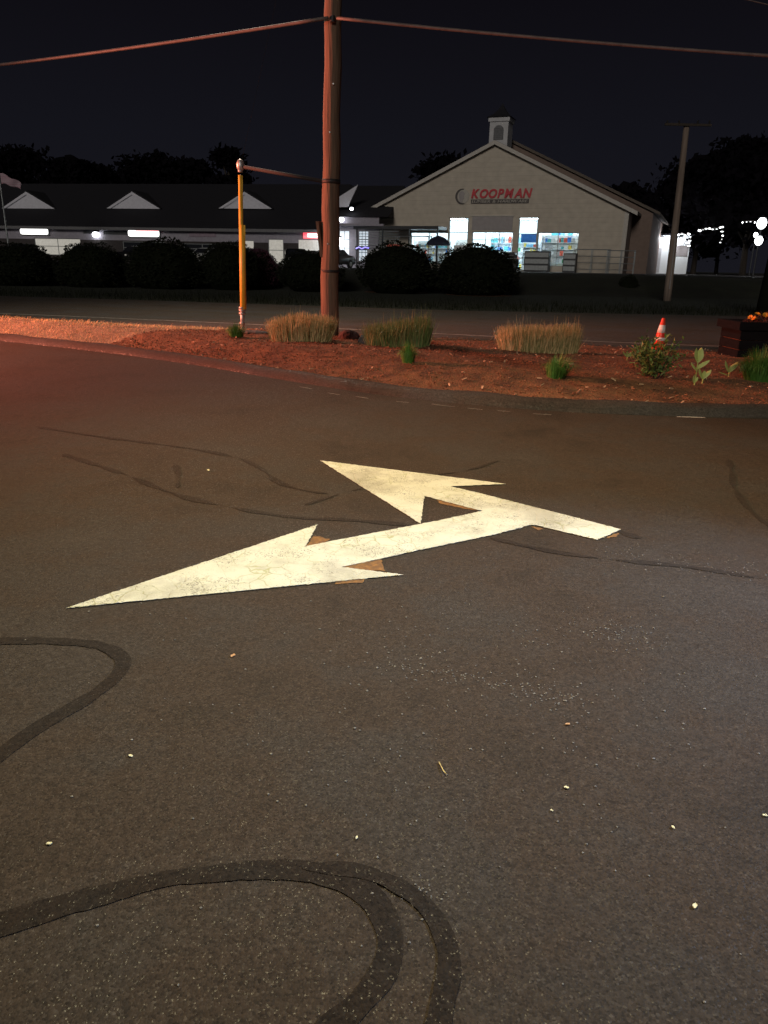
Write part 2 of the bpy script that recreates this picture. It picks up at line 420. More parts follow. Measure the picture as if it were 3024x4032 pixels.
# bare strip between bed and road on the left
vs = []; fs = []; xx = [-40+i*.5 for i in range(90)]
vs = [(x, (bed_far(x)-.05 if k == 0 else road_near(x)+.03), .012+.02*(k == 0)) for k in (0, 1) for x in xx]
fs = [(i, i+1, len(xx)+i+1, len(xx)+i) for i in range(len(xx)-1) if xx[i] < -2.2]
struct(MB().add(vs, fs).build('road_shoulder', M['soil']))

# bark chips over the bed
def chips(name, mat, count, Lr, seed, lift=.004, xlim=(-8, 9)):
    r = random.Random(seed); mb = MB()
    k = 0
    while k < count:
        x = r.uniform(*xlim); a = kerb_y(x)+.22; b = bed_far(x); y = a+(b-a)*(r.random()**1.25)
        if not is_mulch(x, y): continue
        k += 1
        L = r.uniform(*Lr); W = L*r.uniform(.22, .5); H = L*r.uniform(.08, .2)
        m = (Matrix.Rotation(r.uniform(0, 6.28), 3, 'Z') @ Matrix.Rotation(r.gauss(0, .35), 3, 'Y') @ Matrix.Rotation(r.gauss(0, .4), 3, 'X'))
        mb.obox((x, y, bed_z(x, y)+lift+H*.5+r.random()*.012), L, W, H, m)
    return mb.build(name, mat)
stuff(chips('bark_chips', M['chip'], 24000, (.012, .038), 1), 'reddish brown bark chips covering the planted bed', 'mulch')
stuff(chips('pale_chips', M['chip_pale'], 420, (.02, .075), 2, .012), 'pale wood chips strewn over the brown mulch', 'mulch')
# dead grass on the verge, left
r = random.Random(4); mb = MB(); k = 0
while k < 9000:
    x = r.uniform(-13, -3); a = kerb_y(x)+.2; b = bed_far(x); y = r.uniform(a, b)
    if is_mulch(x, y): continue
    k += 1; t = r.uniform(0, 6.28); L = r.uniform(.05, .13)
    p0 = Vector((x, y, bed_z(x, y)-.01)); mb.blade(p0, p0+Vector((math.cos(t)*L*.8, math.sin(t)*L*.8, L*r.uniform(.2, .8))), .008, .02, 2)
stuff(mb.build('verge_straw', M['straw']), 'short straw coloured dead grass along the kerb', 'grass')
# rough grass on the far road verge
r = random.Random(5); mb = MB()
for k in range(7000):
    x = r.uniform(-24, 26); y = road_far(x)+.1+abs(r.gauss(0, 3.5)); L = r.uniform(.08, .28); t = r.uniform(0, 6.28)
    p0 = Vector((x, y, -.03)); mb.blade(p0, p0+Vector((math.cos(t)*L*.5, math.sin(t)*L*.5, L)), .02, .02, 2)
stuff(mb.build('roadside_grass', M['dark_leaf']), 'dark rough grass beyond the far road edge', 'grass')

# ------------------------------------------------------------------ tar seals, worn paint, arrow
def ribbon(name, pix, wpx, mat, z, parent, label=None, seed=0):
    pts = [G(*q) for q in pix]; out = []
    for i in range(len(pts)-1):                                    # catmull-rom
        p0, p1, p2, p3 = pts[max(i-1, 0)], pts[i], pts[i+1], pts[min(i+2, len(pts)-1)]
        k = max(3, int((p2-p1).length/.025))
        for j in range(k):
            t = j/k; out.append(.5*((2*p1)+(p2-p0)*t+(2*p0-5*p1+4*p2-p3)*t*t+(3*p1-p0-3*p2+p3)*t**3))
    out.append(pts[-1]); vs = []; fs = []
    for i, q in enumerate(out):
        d = (out[min(i+1, len(out)-1)]-out[max(i-1, 0)]).normalized(); sd = Vector((-d.y, d.x, 0))
        s = i*.03
        ww = wpx/2*(1+.36*noise.noise(Vector((s*2.2, seed, 0)))+.20*noise.noise(Vector((s*11, seed, 4)))+.12*noise.noise(Vector((s*34, seed, 6))))
        if mat == M['seal_old']: ww *= max(.03, min(1.15, .75+1.7*noise.noise(Vector((s*3.1, seed, 12)))))
        e = min(1, (i+1)/4, (len(out)-i)/4); ww *= e
        off = sd*(.12*wpx*noise.noise(Vector((s*4, seed, 8))))
        vs += [(*(q+off+sd*ww)[:2], z), (*(q+off-sd*ww*(1+.1*noise.noise(Vector((s*9, seed, 2)))))[:2], z)]
    for i in range(len(out)-1): fs.append((2*i, 2*i+1, 2*i+3, 2*i+2))
    o = MB().add(vs, fs).build(name, mat, parent)
    if label: o['label'] = label
    return o
ribbon('crack_sealant', [(-300, 3720), (0, 3640), (300, 3555), (600, 3478), (950, 3432), (1200, 3432), (1380, 3480), (1490, 3570), (1540, 3700), (1510, 3830), (1420, 3950), (1300, 4060), (1180, 4160)], .066, M['seal'], .003, lot, 'broad dark tar band looping across the nearest asphalt', 1)
ribbon('crack_sealant', [(1190, 3418), (1390, 3426), (1540, 3478), (1670, 3565), (1745, 3680), (1768, 3800), (1745, 3930), (1725, 4060), (1715, 4150)], .050, M['seal'], .0045, lot, None, 2)
ribbon('crack_sealant', [(-300, 2540), (0, 2527), (200, 2525), (360, 2538), (450, 2568), (488, 2612), (440, 2682), (330, 2758), (150, 2868), (0, 2975), (-200, 3130)], .062, M['seal'], .003, lot, 'tar band bending back on itself at the left edge', 3)
ribbon('crack_sealant', [(150, 1682), (380, 1718), (700, 1760), (900, 1795), (1010, 1835), (1090, 1895), (1180, 1928), (1290, 1945)], 0.058, M['seal_old'], .003, lot, None, 4)
ribbon('crack_sealant', [(250, 1790), (480, 1865), (700, 1950), (960, 2008), (1180, 2040), (1330, 2046), (1500, 2058), (1640, 2072)], 0.058, M['seal_old'], .003, lot, None, 5)
ribbon('crack_sealant', [(2870, 1810), (2882, 1870), (2890, 1920), (2950, 2005), (3030, 2070), (3150, 2130)], 0.058, M['seal_old'], .003, lot, None, 6)
ribbon('crack_sealant', [(1930, 2118), (2150, 2168), (2400, 2204), (2700, 2232), (3030, 2285), (3200, 2310)], 0.052, M['seal_old'], .003, lot, None, 7)
ribbon('crack_sealant', [(1200, 1990), (1380, 1935), (1640, 1880), (1830, 1855), (1960, 1815)], 0.035, M['seal_old'], .0035, lot, None, 8)
ribbon('crack_sealant', [(2430, 2090), (2490, 2112), (2530, 2118)], 0.069, M['seal_old'], .003, lot, None, 10)
ribbon('crack_sealant', [(690, 1830), (705, 1880), (700, 1920)], 0.052, M['seal_old'], .003, lot, None, 11)
# remains of an older brown painted arrow round the new one
def patch(name, pix, mat, z, parent, seed=0):
    c = [G(*q) for q in pix]; out = []
    for i in range(len(c)):
        a, b = c[i], c[(i+1) % len(c)]
        for j in range(8):
            q = a.lerp(b, j/8); out.append((q.x+.014*noise.noise(Vector((q.x*25, q.y*25, seed))), q.y+.014*noise.noise(Vector((q.x*25, q.y*25, seed+7))), z))
    return MB().add(out, [tuple(range(len(out)))]).build(name, mat, parent)
for k, pp in enumerate([[(1235, 2110), (1300, 2125), (1270, 2146), (1205, 2154)], [(1345, 2236), (1500, 2200), (1518, 2250), (1450, 2248)],
                        [(1330, 2288), (1440, 2282), (1430, 2296), (1320, 2300)], [(1720, 1968), (1900, 2012), (1850, 2008), (1735, 1985)],
                        [(2380, 2118), (2436, 2100), (2430, 2112), (2395, 2122)], [(2090, 2074), (2140, 2082), (2120, 2090)], [(1780, 1880), (1830, 1884), (1800, 1890)]]):
    patch('worn_paint', pp, M['rust'], .0028, lot, k)
# thin pale scraps of line along the foot of the kerb
for a, b in [((1290, 1548), (1340, 1556)), ((1400, 1562), (1450, 1570)), ((1560, 1582), (1610, 1586)), ((1700, 1592), (1790, 1603)), ((1840, 1608), (1900, 1614)), ((1960, 1618), (2010, 1622)), ((2100, 1630), (2170, 1634)), ((2664, 1642), (2776, 1645)), ((1180, 1524), (1230, 1532))]:
    q0, q1 = G(*a), G(*b); d = (q1-q0).normalized(); sd = Vector((-d.y, d.x, 0))*(.020 if a[0] == 2664 else .005+.004*noise.noise(Vector(a+(0,))))
    MB().add([(*(q0-sd)[:2], .004), (*(q1-sd)[:2], .004), (*(q1+sd)[:2], .004), (*(q0+sd)[:2], .004)], [(0, 1, 2, 3)]).build('line_scrap', M['line'], lot)

arrow_px = [(1261, 1816), (1991.5, 1908.4), (1772, 1917.7), (1900, 1948), (2103, 1999.6), (2300, 2050), (2444.7, 2088), (2352, 2128.6), (2220, 2098), (2110, 2071), (2088, 2070),
            (2040, 2084), (1934, 2111), (1664, 2166.7), (1500, 2203), (1343.5, 2237.5), (1588, 2267), (259, 2399), (1250.6, 2069), (1201.8, 2155), (1478.5, 2101), (1740, 2050), (1900, 2014.8), (1800, 1990), (1671, 1955.7), (1656, 2065)]
bm = bmesh.new()
ring = []
aw = [G(*q) for q in arrow_px]
for i in range(len(aw)):
    a, b = aw[i], aw[(i+1) % len(aw)]; k = max(2, int((b-a).length/.012))
    for j in range(k):
        q = a.lerp(b, j/k); nn = Vector((-(b-a).y, (b-a).x, 0)).normalized()*((.006*noise.noise(Vector((q.x*40, q.y*40, 3)))+.005*noise.noise(Vector((q.x*110, q.y*110, 5)))) if j else 0)
        ring.append(bm.verts.new((q.x+nn.x, q.y+nn.y, .0072)))
f = bm.faces.new(ring)
ext = bmesh.ops.extrude_face_region(bm, geom=[f])
for v in [q for q in ext['geom'] if isinstance(q, bmesh.types.BMVert)]: v.co.z = .0052
bmesh.ops.triangulate(bm, faces=bm.faces[:]); bmesh.ops.recalc_face_normals(bm, faces=bm.faces[:])
me = bpy.data.meshes.new('turn_arrow'); bm.to_mesh(me); bm.free(); me.materials.append(M['arrow'])
ao = bpy.data.objects.new('turn_arrow', me); C.objects.link(ao)
tag(ao, 'white painted two-headed turn arrow with cracked surface on the asphalt', 'road marking')

# pale specks for grit and painted light glints, and litter, on the lot
r = random.Random(11); mb = MB()
for k in range(1500):
    px = r.uniform(-100, 3100); py = r.uniform(2350, 4032)
    c_ = math.exp(-(((px-1900)/800)**2+((py-2700)/450)**2))  # specks gather here in place of the lamp glint on the asphalt
    if r.random() > .03+.97*c_: continue
    q = G(px, py); s = r.uniform(.0016, .0036)*(1+q.y*.12)
    mb.ball((q.x, q.y, s*.5), s*r.uniform(.8, 1.5), s, s*.7, 5, 3)
for (xa, xb, ya, yb, nn_) in ((2230, 2560, 2460, 2540, 90), (2380, 3060, 2170, 2260, 150), (1600, 1710, 3485, 3545, 40), (1500, 2300, 2600, 2760, 160)):
    for k in range(nn_):
        t = r.random(); q = G(xa+(xb-xa)*t+r.gauss(0, 45), ya+(yb-ya)*t+r.gauss(0, 30)); s = r.uniform(.0014, .003)*(1+q.y*.12)
        mb.ball((q.x, q.y, s*.5), s*1.3, s, s*.6, 5, 3)
stuff(mb.build('grit_and_glints', M['grit']), 'pale grit and painted light glints scattered over the near asphalt', 'grit')
lit_px = [((515, 2980), 'petal', .011, 'tiny pale petal alone on asphalt below the left tar bend'), ((195, 3326), 'petal', .010, 'tiny pale petal near the left edge of the asphalt'),
          ((918, 2585), 'leaf_dry', .017, 'small orange dry leaf on asphalt below the arrow'), ((2230, 3105), 'petal', .010, 'pale seed husk right of the yellow twig'),
          ((2735, 3572), 'petal', .012, 'bright pale leaf scrap at the lower right of the asphalt'), ((2650, 3262), 'petal', .008, 'tiny yellow-green scrap above the lower right leaf scrap'),
          ((2172, 3195), 'petal', .006, 'tiny yellow scrap just below the pale seed husk'), ((820, 1853), 'petal', .022, 'white scrap on asphalt left of the far arrowhead'),
          ((1405, 3302), 'petal', .007, 'small pale pebble-like scrap above the near tar loop'), ((3012, 3215), 'petal', .010, 'pale scrap at the right border of the asphalt'),
          ((2235, 2855), 'leaf_dry', .012, 'narrow tan leaf on the speckled asphalt, right of centre')]
for k, (q, mt, s, lb) in enumerate(lit_px):
    s *= .7
    p0 = G(*q); a = r.uniform(0, 6.28); mb = MB(); n = 9; vs = []
    for i in range(n):
        t = 2*math.pi*i/n; rr_ = s*(1 if i % 2 else .8); x, y = rr_*math.cos(t)*1.3, rr_*math.sin(t)*.7
        vs.append((x*math.cos(a)-y*math.sin(a), x*math.sin(a)+y*math.cos(a), .003+.25*s*abs(math.sin(t))))
    vs += [(x_, y_, z_-.0025) for x_, y_, z_ in vs]
    fs = [tuple(range(n)), tuple(range(2*n-1, n-1, -1))]+[((i+1) % n, i, i+n, (i+1) % n+n) for i in range(n)]
    o = mb.add(vs, fs).build('leaf_scrap', M[mt]); o.location = (p0.x, p0.y, .002)
    tag(o, lb, 'leaf', 'litter on the asphalt')
mb = MB(); tp = [G(1728, 3005), G(1738, 3025), G(1744, 3040), G(1756, 3056)]
mb.tube([(q.x, q.y, .0035+.002*i) for i, q in enumerate(tp)], [.0018, .0022, .002, .0012], 6)
tag(mb.build('twig', M['twig']), 'thin bent yellow twig lying on the asphalt below the arrow', 'twig')

# ================================================================== UTILITY POLE, GUY, CABLES
def bed_hit(px, py):
    z = .15
    for _ in range(5): q = G(px, py, z); z = bed_z(q.x, q.y) if kerb_y(q.x)+.2 < q.y < bed_far(q.x) else 0
    return Vector((q.x, q.y, z))
PY = 15.9
base = P(1296, 1322, PY); base.z = bed_z(base.x, base.y)-.1
ctop = P(1313, 0, PY); top = base + (ctop-base)*(11.0/(ctop.z-base.z))
up = (top-base).normalized()
ut = empty('utility_pole', base)
def onp(z): return (top-base)*((z-base.z)/(top.z-base.z))
mb = MB(); K_ = 26
mb.tube([onp(base.z+(top.z-base.z)*i/K_)+Vector((.012*math.sin(i*1.7), 0, 0)) for i in range(K_+1)], [.188-.055*i/K_+.004*math.sin(i*2.3) for i in range(K_+1)], 24)
mb.build('shaft', M['pole_wood'], ut, True)
z1 = P(1300, 1068, PY).z
MB().tube([onp(z1-.025), onp(z1+.025)], .188, 24).build('band', M['iron'], ut, True)
z1 = P(1300, 716, PY).z
MB().tube([onp(z1-.04), onp(z1+.04)], .184, 24).build('strut_band', M['iron'], ut, True)
# angled plate fixed on the left side
za, zb = P(1258, 872, PY).z, P(1272, 1012, PY).z
pm_ = MB(); ca = P(1250, 872, PY)-base; cb = P(1268, 1012, PY)-base
pm_.add([ca+Vector((-.03, -.10, 0)), ca+Vector((.03, -.10, 0)), cb+Vector((.03, -.10, 0)), cb+Vector((-.03, -.10, 0)), ca+Vector((-.03, .10, 0)), ca+Vector((.09, .10, 0)), cb+Vector((.09, .10, 0)), cb+Vector((-.03, .10, 0))],
        [(0, 1, 2, 3), (7, 6, 5, 4), (0, 4, 5, 1), (3, 2, 6, 7), (0, 3, 7, 4), (1, 5, 6, 2)])
pm_.build('side_plate', M['pole_wood'], ut)
mb = MB(); zz = P(1300, 88, PY).z
mb.tube([onp(zz-.05)+Vector((.0, -.21, 0)), onp(zz+.05)+Vector((0, -.21, 0))], .05, 10); mb.tube([onp(zz)+Vector((0, -.26, 0)), onp(zz)+Vector((0, .0, 0))], .02, 8)
mb.build('cable_clamp', M['iron'], ut)
for pxy in ((1290, 960), (1312, 330), (1298, 520)):
    q = P(*pxy, PY-.19); MB().tube([Vector(q)-base+Vector((0, -.012, 0)), Vector(q)-base+Vector((0, .05, 0))], .014, 8).build('bolt', M['steel'], ut)
tag(ut, 'tall brown wooden utility pole lit red on its left side', 'utility pole')
# sidewalk guy: strut, wire, yellow guard, anchor rod
gb = P(955, 1304, 16.6); gb.z = bed_z(gb.x, gb.y)-.06
gt = P(947, 655, 16.6)
gy = empty('guy_wire', gb)
rel = lambda q: Vector(q)-gb
st0 = P(1285, 716, PY-.02)
MB().tube([rel(gt), rel(st0)], [.035, .035], 12).build('strut', M['black_rubber'], gy, True)
mb = MB().ball(rel(gt)+Vector((0, 0, .02)), .085, .07, .12, 12, 8); mb.build('strut_head', M['steel'], gy, True)
hi = onp(10.2)+base
MB().tube([rel(gt), rel(hi)], .002, 6).build('upper_wire', M['dark_core'], gy)
def gl(py, dx=0): return rel(P(gbx(py)+dx, py, 16.6))
gbx = lerp_curve([(650, 946), (1304, 955)])
MB().tube([gl(1215), gl(688)], .012, 6).build('lower_wire', M['steel'], gy)
MB().tube([gl(1218), gl(690)], [.046, .046], 14).build('upper_guard', M['yellow'], gy, True)
MB().tube([gl(1218, 4), gl(886, 4)], [.068, .066], 14).build('lower_guard', M['yellow'], gy, True)
MB().tube([rel(gb), gl(1255), gl(1206)], [.04, .045, .045], 12).build('anchor_rod', M['steel'], gy, True)
for y0 in (1212, 1222, 1234, 1272): MB().tube([gl(y0+4), gl(y0-4)], .075 if y0 < 1250 else .06, 14).build('clamp', M['steel'], gy, True)
MB().tube([gl(678), gl(670)], .05, 12).build('top_clamp', M['steel'], gy, True)
tag(gy, 'yellow plastic guy wire guard on a steel anchor left of the pole', 'guy wire')

def wire(name, a, b, sag, rad, label, n=40, ext=None):
    a, b = Vector(a), Vector(b); pts = []
    for i in range(n+1):
        t = i/n; q = a.lerp(b, t); q.z -= sag*4*t*(1-t); pts.append(q)
    return tag(MB().tube(pts, rad, 8).build(name, M['cable'], None, True), label, 'cable', 'overhead cables')
hang = base+onp(P(1300, 88, PY).z)
L1 = P(0, 262, 19.2); R1 = P(3024, 226, 15.0)
wire('overhead_cable', hang+Vector((-.08, -.26, 0)), hang+(L1-hang)*2.6+Vector((0, 0, .5)), .22, .030, 'thick overhead cable running left from the wooden utility pole')
wire('overhead_cable', hang+Vector((.08, -.26, 0)), hang+(R1-hang)*2.6+Vector((0, 0, .5)), .22, .027, 'thick overhead cable running right from the wooden utility pole')
hi1 = base+onp(8.2)
wire('overhead_cable', hi1+Vector((-.1, -.2, 0)), P(-900, 210, 24), .4, .012, 'thin faint cable at the upper left corner')
wire('overhead_cable', hi1+Vector((-.1, -.2, .5)), P(-900, 120, 24), .5, .010, 'faintest thin cable at the top left corner, above another')
wire('overhead_cable', hi1+Vector((.1, -.2, 0)), P(3500, 110, 16), .3, .010, 'thin dark cable at the upper right, above the thick one')

# far pole across the road
fb = P(2626, 1184, 42.0); fb.z = -.1; ft = P(2704, 490, 42.0)
fp = empty('utility_pole', fb); d = ft-fb
MB().tube([d*(i/10) for i in range(11)], [.21-.07*i/10 for i in range(11)], 16).build('shaft', M['far_pole'], fp, True)
c0 = P(2612, 494, 42)-fb; c1 = P(2795, 494, 42)-fb
MB().obox((c0+c1)/2+Vector((0, -.2, 0)), (c1-c0).length, .09, .11, Matrix.Identity(3)).build('crossarm', M['bark'], fp)
for t in (.05, .3, .7, .95):
    q = c0.lerp(c1, t)+Vector((0, -.2, .05)); MB().lathe(q, [(.03, 0), (.06, .04), (.035, .08), (.05, .12), (.02, .16)], 10).build('insulator', M['iron'], fp)
MB().tube([d*.12+Vector((.0, -.2, -.35)), d*.40+Vector((0, -.18, 0))], .03, 6).build('conduit', M['steel'], fp)
tag(fp, 'leaning grey wooden pole with crossarm standing across the road', 'utility pole')

# ================================================================== PLANTS IN THE BED
def clump(x0, x1, py0, py1, name, label, mats, seed, top=None, wild=0.0, depth=.6):
    r = random.Random(seed); c = bed_hit((x0+x1)/2, py1); Y = c.y+depth*.35
    xl, xr = P(x0, py1, Y).x, P(x1, py1, Y).x; zt = P((x0+x1)/2, py0, Y).z
    root = empty(name, (c.x, Y, c.z)); W = (xr-xl)/2; H = zt-c.z
    bs = [MB() for _ in mats]
    n = int(2300*(xr-xl))
    for k in range(n):
        u = r.uniform(-1, 1); v = r.uniform(-1, 1)
        if abs(u)**4+abs(v)**4 > 1: continue
        bx, by = u*W*.9, v*depth/2
        h = H*(top(u) if top else 1)*r.uniform(.74, 1.02)*(1+.10*noise.noise(Vector((u*3.5, v*2, seed*3.1))))
        if r.random() < .25: h *= r.uniform(.4, .9)
        if r.random() < wild: h *= r.uniform(1.05, 1.4)
        tx = bx + r.gauss(0, .055)+u*.05; ty = by+r.gauss(0, .06)
        zb = bed_z(c.x+bx, Y+by)-c.z-.03
        gi = 0 if r.random() < (.85 if (v > .1 or u < -.7) else .45) else (1 if len(mats) > 1 else 0)  # less straw at the front, more on the left rim: shade put into blade colour
        bs[gi].blade((bx, by, zb), (tx, ty, h), r.uniform(.007, .014), 0, 2, Vector((1, r.uniform(-.6, .6), 0)))
        if r.random() < .22:                                       # fallen leaf hanging out
            a = r.uniform(0, 6.28); bs[gi].blade((tx, ty, h*.8), (tx+math.cos(a)*.12, ty+math.sin(a)*.12, h*.8-.08), .01, .04, 3)
    for b_, (nm, mt) in zip(bs, mats): b_.build(nm, M[mt], root)
    return tag(root, label, 'grass clump', 'ornamental grass clumps in the mulch bed')
clump(1052, 1312, 1228, 1344, 'grass_clump', 'rounded tan grass clump cut flat in front of the utility pole', [('straw_blades', 'straw'), ('green_blades', 'straw_green')], 1, lambda u: 1-.28*max(0, -u-.15)-.12*max(0, u), .02)
clump(1435, 1702, 1234, 1366, 'grass_clump', 'greener ragged grass clump, middle one of the three', [('straw_blades', 'straw_green'), ('green_blades', 'bush_green')], 2, lambda u: .80+.2*u*.9, .14)
clump(1958, 2292, 1268, 1390, 'grass_clump', 'widest straw-coloured grass clump with flat cut top, right of the others', [('straw_blades', 'straw'), ('green_blades', 'straw_green')], 3, lambda u: .92+.08*u, .05)

def tuft(px, py, wpx, hpx, label, seed, mat='green', n=420, lean=0.0):
    r = random.Random(seed); c = bed_hit(px, py); s = c.y/FPX*1.06; W = wpx*s; H = hpx*s
    root = empty('grass_tuft', c); mb = MB()
    for k in range(n):
        a = r.uniform(0, 6.28); q = math.sqrt(r.random()); L = r.uniform(.6, 1)
        b0 = Vector((math.cos(a)*q*W*.18, math.sin(a)*q*W*.18, -.02))
        e_ = Vector((math.cos(a)*q*W*.5*L+lean*W*r.random(), math.sin(a)*q*W*.5*L, H*(1-.75*q*q)*L*.9))
        mb.blade(b0, e_, r.uniform(.006, .011), H*.28*q, 4)
    mb.build('blades', M[mat], root)
    return tag(root, label, 'grass tuft', 'small green grass tufts in the bed')
tuft(932, 1366, 130, 70, 'small green grass tuft near the yellow guy guard', 1)
tuft(1606, 1428, 120, 98, 'small green grass tuft in front of the middle grass clump', 2)
tuft(2190, 1484, 190, 112, 'small green tuft leaning right below the widest straw clump', 3, lean=.2)
tuft(2985, 1496, 260, 150, 'large green grass mound at the right edge, before the planter', 4, n=1100)

# leafy bush before the cone
c = bed_hit(2575, 1490); r = random.Random(21)
root = empty('leafy_bush', c); mb = MB(); st = MB()
W, H = .43, .60
for k in range(26):
    a = r.uniform(0, 6.28); q = math.sqrt(r.random())*.95; e_ = Vector((math.cos(a)*q*W, math.sin(a)*q*W, H*(1-.45*q*q)*r.uniform(.75, 1.05)))
    b0 = Vector((math.cos(a)*q*.08, math.sin(a)*q*.08, -.03)); st.tube([b0, b0.lerp(e_, .5)+Vector((0, 0, .04)), e_], [.007, .005, .003], 5)
    for j in range(34):
        t = r.uniform(.2, 1); p0 = b0.lerp(e_, t)+Vector((r.gauss(0, .035), r.gauss(0, .035), r.gauss(0, .03)))
        dr = Vector((r.gauss(0, 1), r.gauss(0, 1), r.gauss(.35, .6))); mb.leaf(p0, dr, Vector((r.gauss(0, .4), r.gauss(0, .4), 1)), r.uniform(.06, .11), r.uniform(.022, .038))
mb.build('foliage', M['bush_green'], root); st.build('stems', M['bark'], root)
tag(root, 'round leafy green bush in the mulch in front of the traffic cone', 'bush')

def sprout(px, py, hpx, leaves, label, seed):
    r = random.Random(seed); c = bed_hit(px, py); s = c.y/FPX*1.06; H = hpx*s
    root = empty('sprout_plant', c)
    MB().tube([(0, 0, -.03), (.004, 0, H*.35), (.0, .004, H*.62)], [.009, .008, .006], 7).build('stem', M['sprout'], root)
    for (ax, hz, L) in leaves:
        mb = MB(); d = Vector((ax, r.uniform(-.15, .15), 1)).normalized(); sd = Vector((.75, .65*(-1 if ax > 0 else 1), 0)).normalized()
        LL = L*H; p0 = Vector((0, 0, H*hz)); vs = []; fs = []; N = 7
        nn = d.cross(sd).normalized()
        for i in range(N+1):
            t = i/N; w_ = LL*.22*math.sin(math.pi*min(1, t*.93+.07))**.8 + .002
            q = p0+d*LL*t+Vector((ax*.25*LL*t*t, 0, -.12*LL*t*t)); vs += [q-sd*w_+nn*w_*.35, q, q+sd*w_+nn*w_*.35]
        for i in range(N): fs += [(3*i, 3*i+1, 3*i+4, 3*i+3), (3*i+1, 3*i+2, 3*i+5, 3*i+4)]
        mb.add(vs, fs).build('leaf', M['sprout'], root, True)
    return tag(root, label, 'plant', 'broad leaved sprouts in the bed')
sprout(2468, 1418, 36, [(-.6, .3, .8), (.6, .3, .8), (0, .35, .7)], 'small pale sprout standing left of the leafy bush', 1)
sprout(2737, 1498, 120, [(-.12, .55, .5), (.12, .6, .45), (.75, .35, .42), (-.6, .3, .34), (.3, .55, .36)], 'tallest pale green sprout with two tiers of leaves, right of the leafy bush', 2)
sprout(2764, 1512, 62, [(-.35, .25, .8), (.5, .25, .72), (.05, .3, .5)], 'short bright sprout just right of the tallest sprout', 3)
sprout(2733, 1516, 42, [(-.1, .15, .9), (.25, .2, .6)], 'smallest single-leaved sprout in front of the tallest sprout', 4)
sprout(2868, 1482, 62, [(-.32, .25, .8), (.5, .25, .8), (-1.6, .05, .5)], 'v-shaped pale sprout left of the large grass mound', 5)

def rock(px, py, sx_, sy_, sz_, mat, label, seed):
    c = bed_hit(px, py); mb = MB().ball((0, 0, sz_*.6), sx_, sy_, sz_, 14, 9)
    for i, v in enumerate(mb.v):
        q = Vector(v); k = 1+.35*noise.noise(q*5+Vector((seed, 0, 0)))+.12*noise.noise(q*14); mb.v[i] = (q.x*k, q.y*k, (q.z-sz_*.6)*k+sz_*.6)
    o = mb.build('rock', M[mat]); o.location = (c.x, c.y, c.z-.02)
    return tag(o, label, 'rock', 'rocks in the mulch bed')
rock(1372, 1338, .20, .16, .13, 'red_rock', 'reddish lump of rock between the first two grass clumps', 1)
rock(1434, 1352, .14, .13, .10, 'rock', 'grey stone touching the left side of the middle grass clump', 2)
rock(1000, 1316, .34, .16, .05, 'rock', 'flat dark stone at the foot of the guy wire anchor', 3)

# traffic cone
cb_ = P(2590, 1385, 14.9); cz = 0.0
cb_.z = bed_z(cb_.x, cb_.y)-.005 if cb_.y < bed_far(cb_.x) else 0
cn = empty('traffic_cone', cb_)
def cr_at(h): return .135 - (.135-.032)*h/.68
MB().slab([(-.18, -.15), (-.15, -.18), (.15, -.18), (.18, -.15), (.18, .15), (.15, .18), (-.15, .18), (-.18, .15)], 0, .035).build('base', M['black_rubber'], cn)
MB().lathe((0, 0, .035), [(cr_at(0), 0), (cr_at(.30), .30), (cr_at(.68), .68), (.022, .69)], 24).build('body', M['orange'], cn, True)
for a, b in ((.37, .54), (.20, .27)):
    MB().lathe((0, 0, .035), [(cr_at(a)+.003, a), (cr_at(b)+.003, b)], 24).build('reflective_band', M['cone_white'], cn, True)
tag(cn, 'orange traffic cone with white reflective bands behind the leafy bush', 'traffic cone')
cn.rotation_euler = (0, R(2.5), 0); cn.scale = (1.0, 1.0, .87)

# planter with flowers
pl = P(2880, 1395, 13.6); px_ = pl.x; pz = bed_z(px_+.5, 13.9)-.03
pt = empty('planter', (px_+.75, 13.9, pz)); Ht = P(2890, 1268, 13.4).z-pz
for k in range(3): MB().box(-.70, .70, -.42, -.39, .0+k*(Ht-.14)/3, (k+1)*(Ht-.14)/3-.012).build('board', M['planter'], pt)
for k in range(3): MB().box(-.70, -.67, -.385, .39, .0+k*(Ht-.14)/3, (k+1)*(Ht-.14)/3-.012).build('board', M['planter'], pt)
MB().box(.67, .70, -.385, .39, 0, Ht-.145).build('board', M['planter'], pt); MB().box(-.665, .665, .36, .39, 0, Ht-.145).build('board', M['planter'], pt)
for bx in ((-.77, .77, -.49, -.36), (-.77, .77, .34, .46)): MB().box(*bx, Ht-.14, Ht).build('rim', M['planter'], pt)
for bx in ((-.77, -.63, -.358, .338), (.63, .77, -.358, .338)): MB().box(*bx, Ht-.14, Ht-.002).build('rim', M['planter'], pt)
MB().box(-.66, .66, -.38, .355, .02, Ht-.05).build('soil', M['mulch'], pt)
tag(pt, 'dark wooden planter box with a thick rim at the right edge', 'planter')
fl = empty('potted_flowers', (px_+.85, 13.9, pz+Ht-.05)); mb = MB(); r = random.Random(31)
for k in range(500):
    a = r.uniform(0, 6.28); q = math.sqrt(r.random()); p0 = Vector((math.cos(a)*q*.6, math.sin(a)*q*.3, .24*(1-q*q)*r.random()))
    mb.leaf(p0, Vector((r.gauss(0, 1), r.gauss(0, 1), r.gauss(.5, .6))), Vector((0, 0, 1)), .075, .03)
mb.build('foliage', M['flower_dark'], fl)
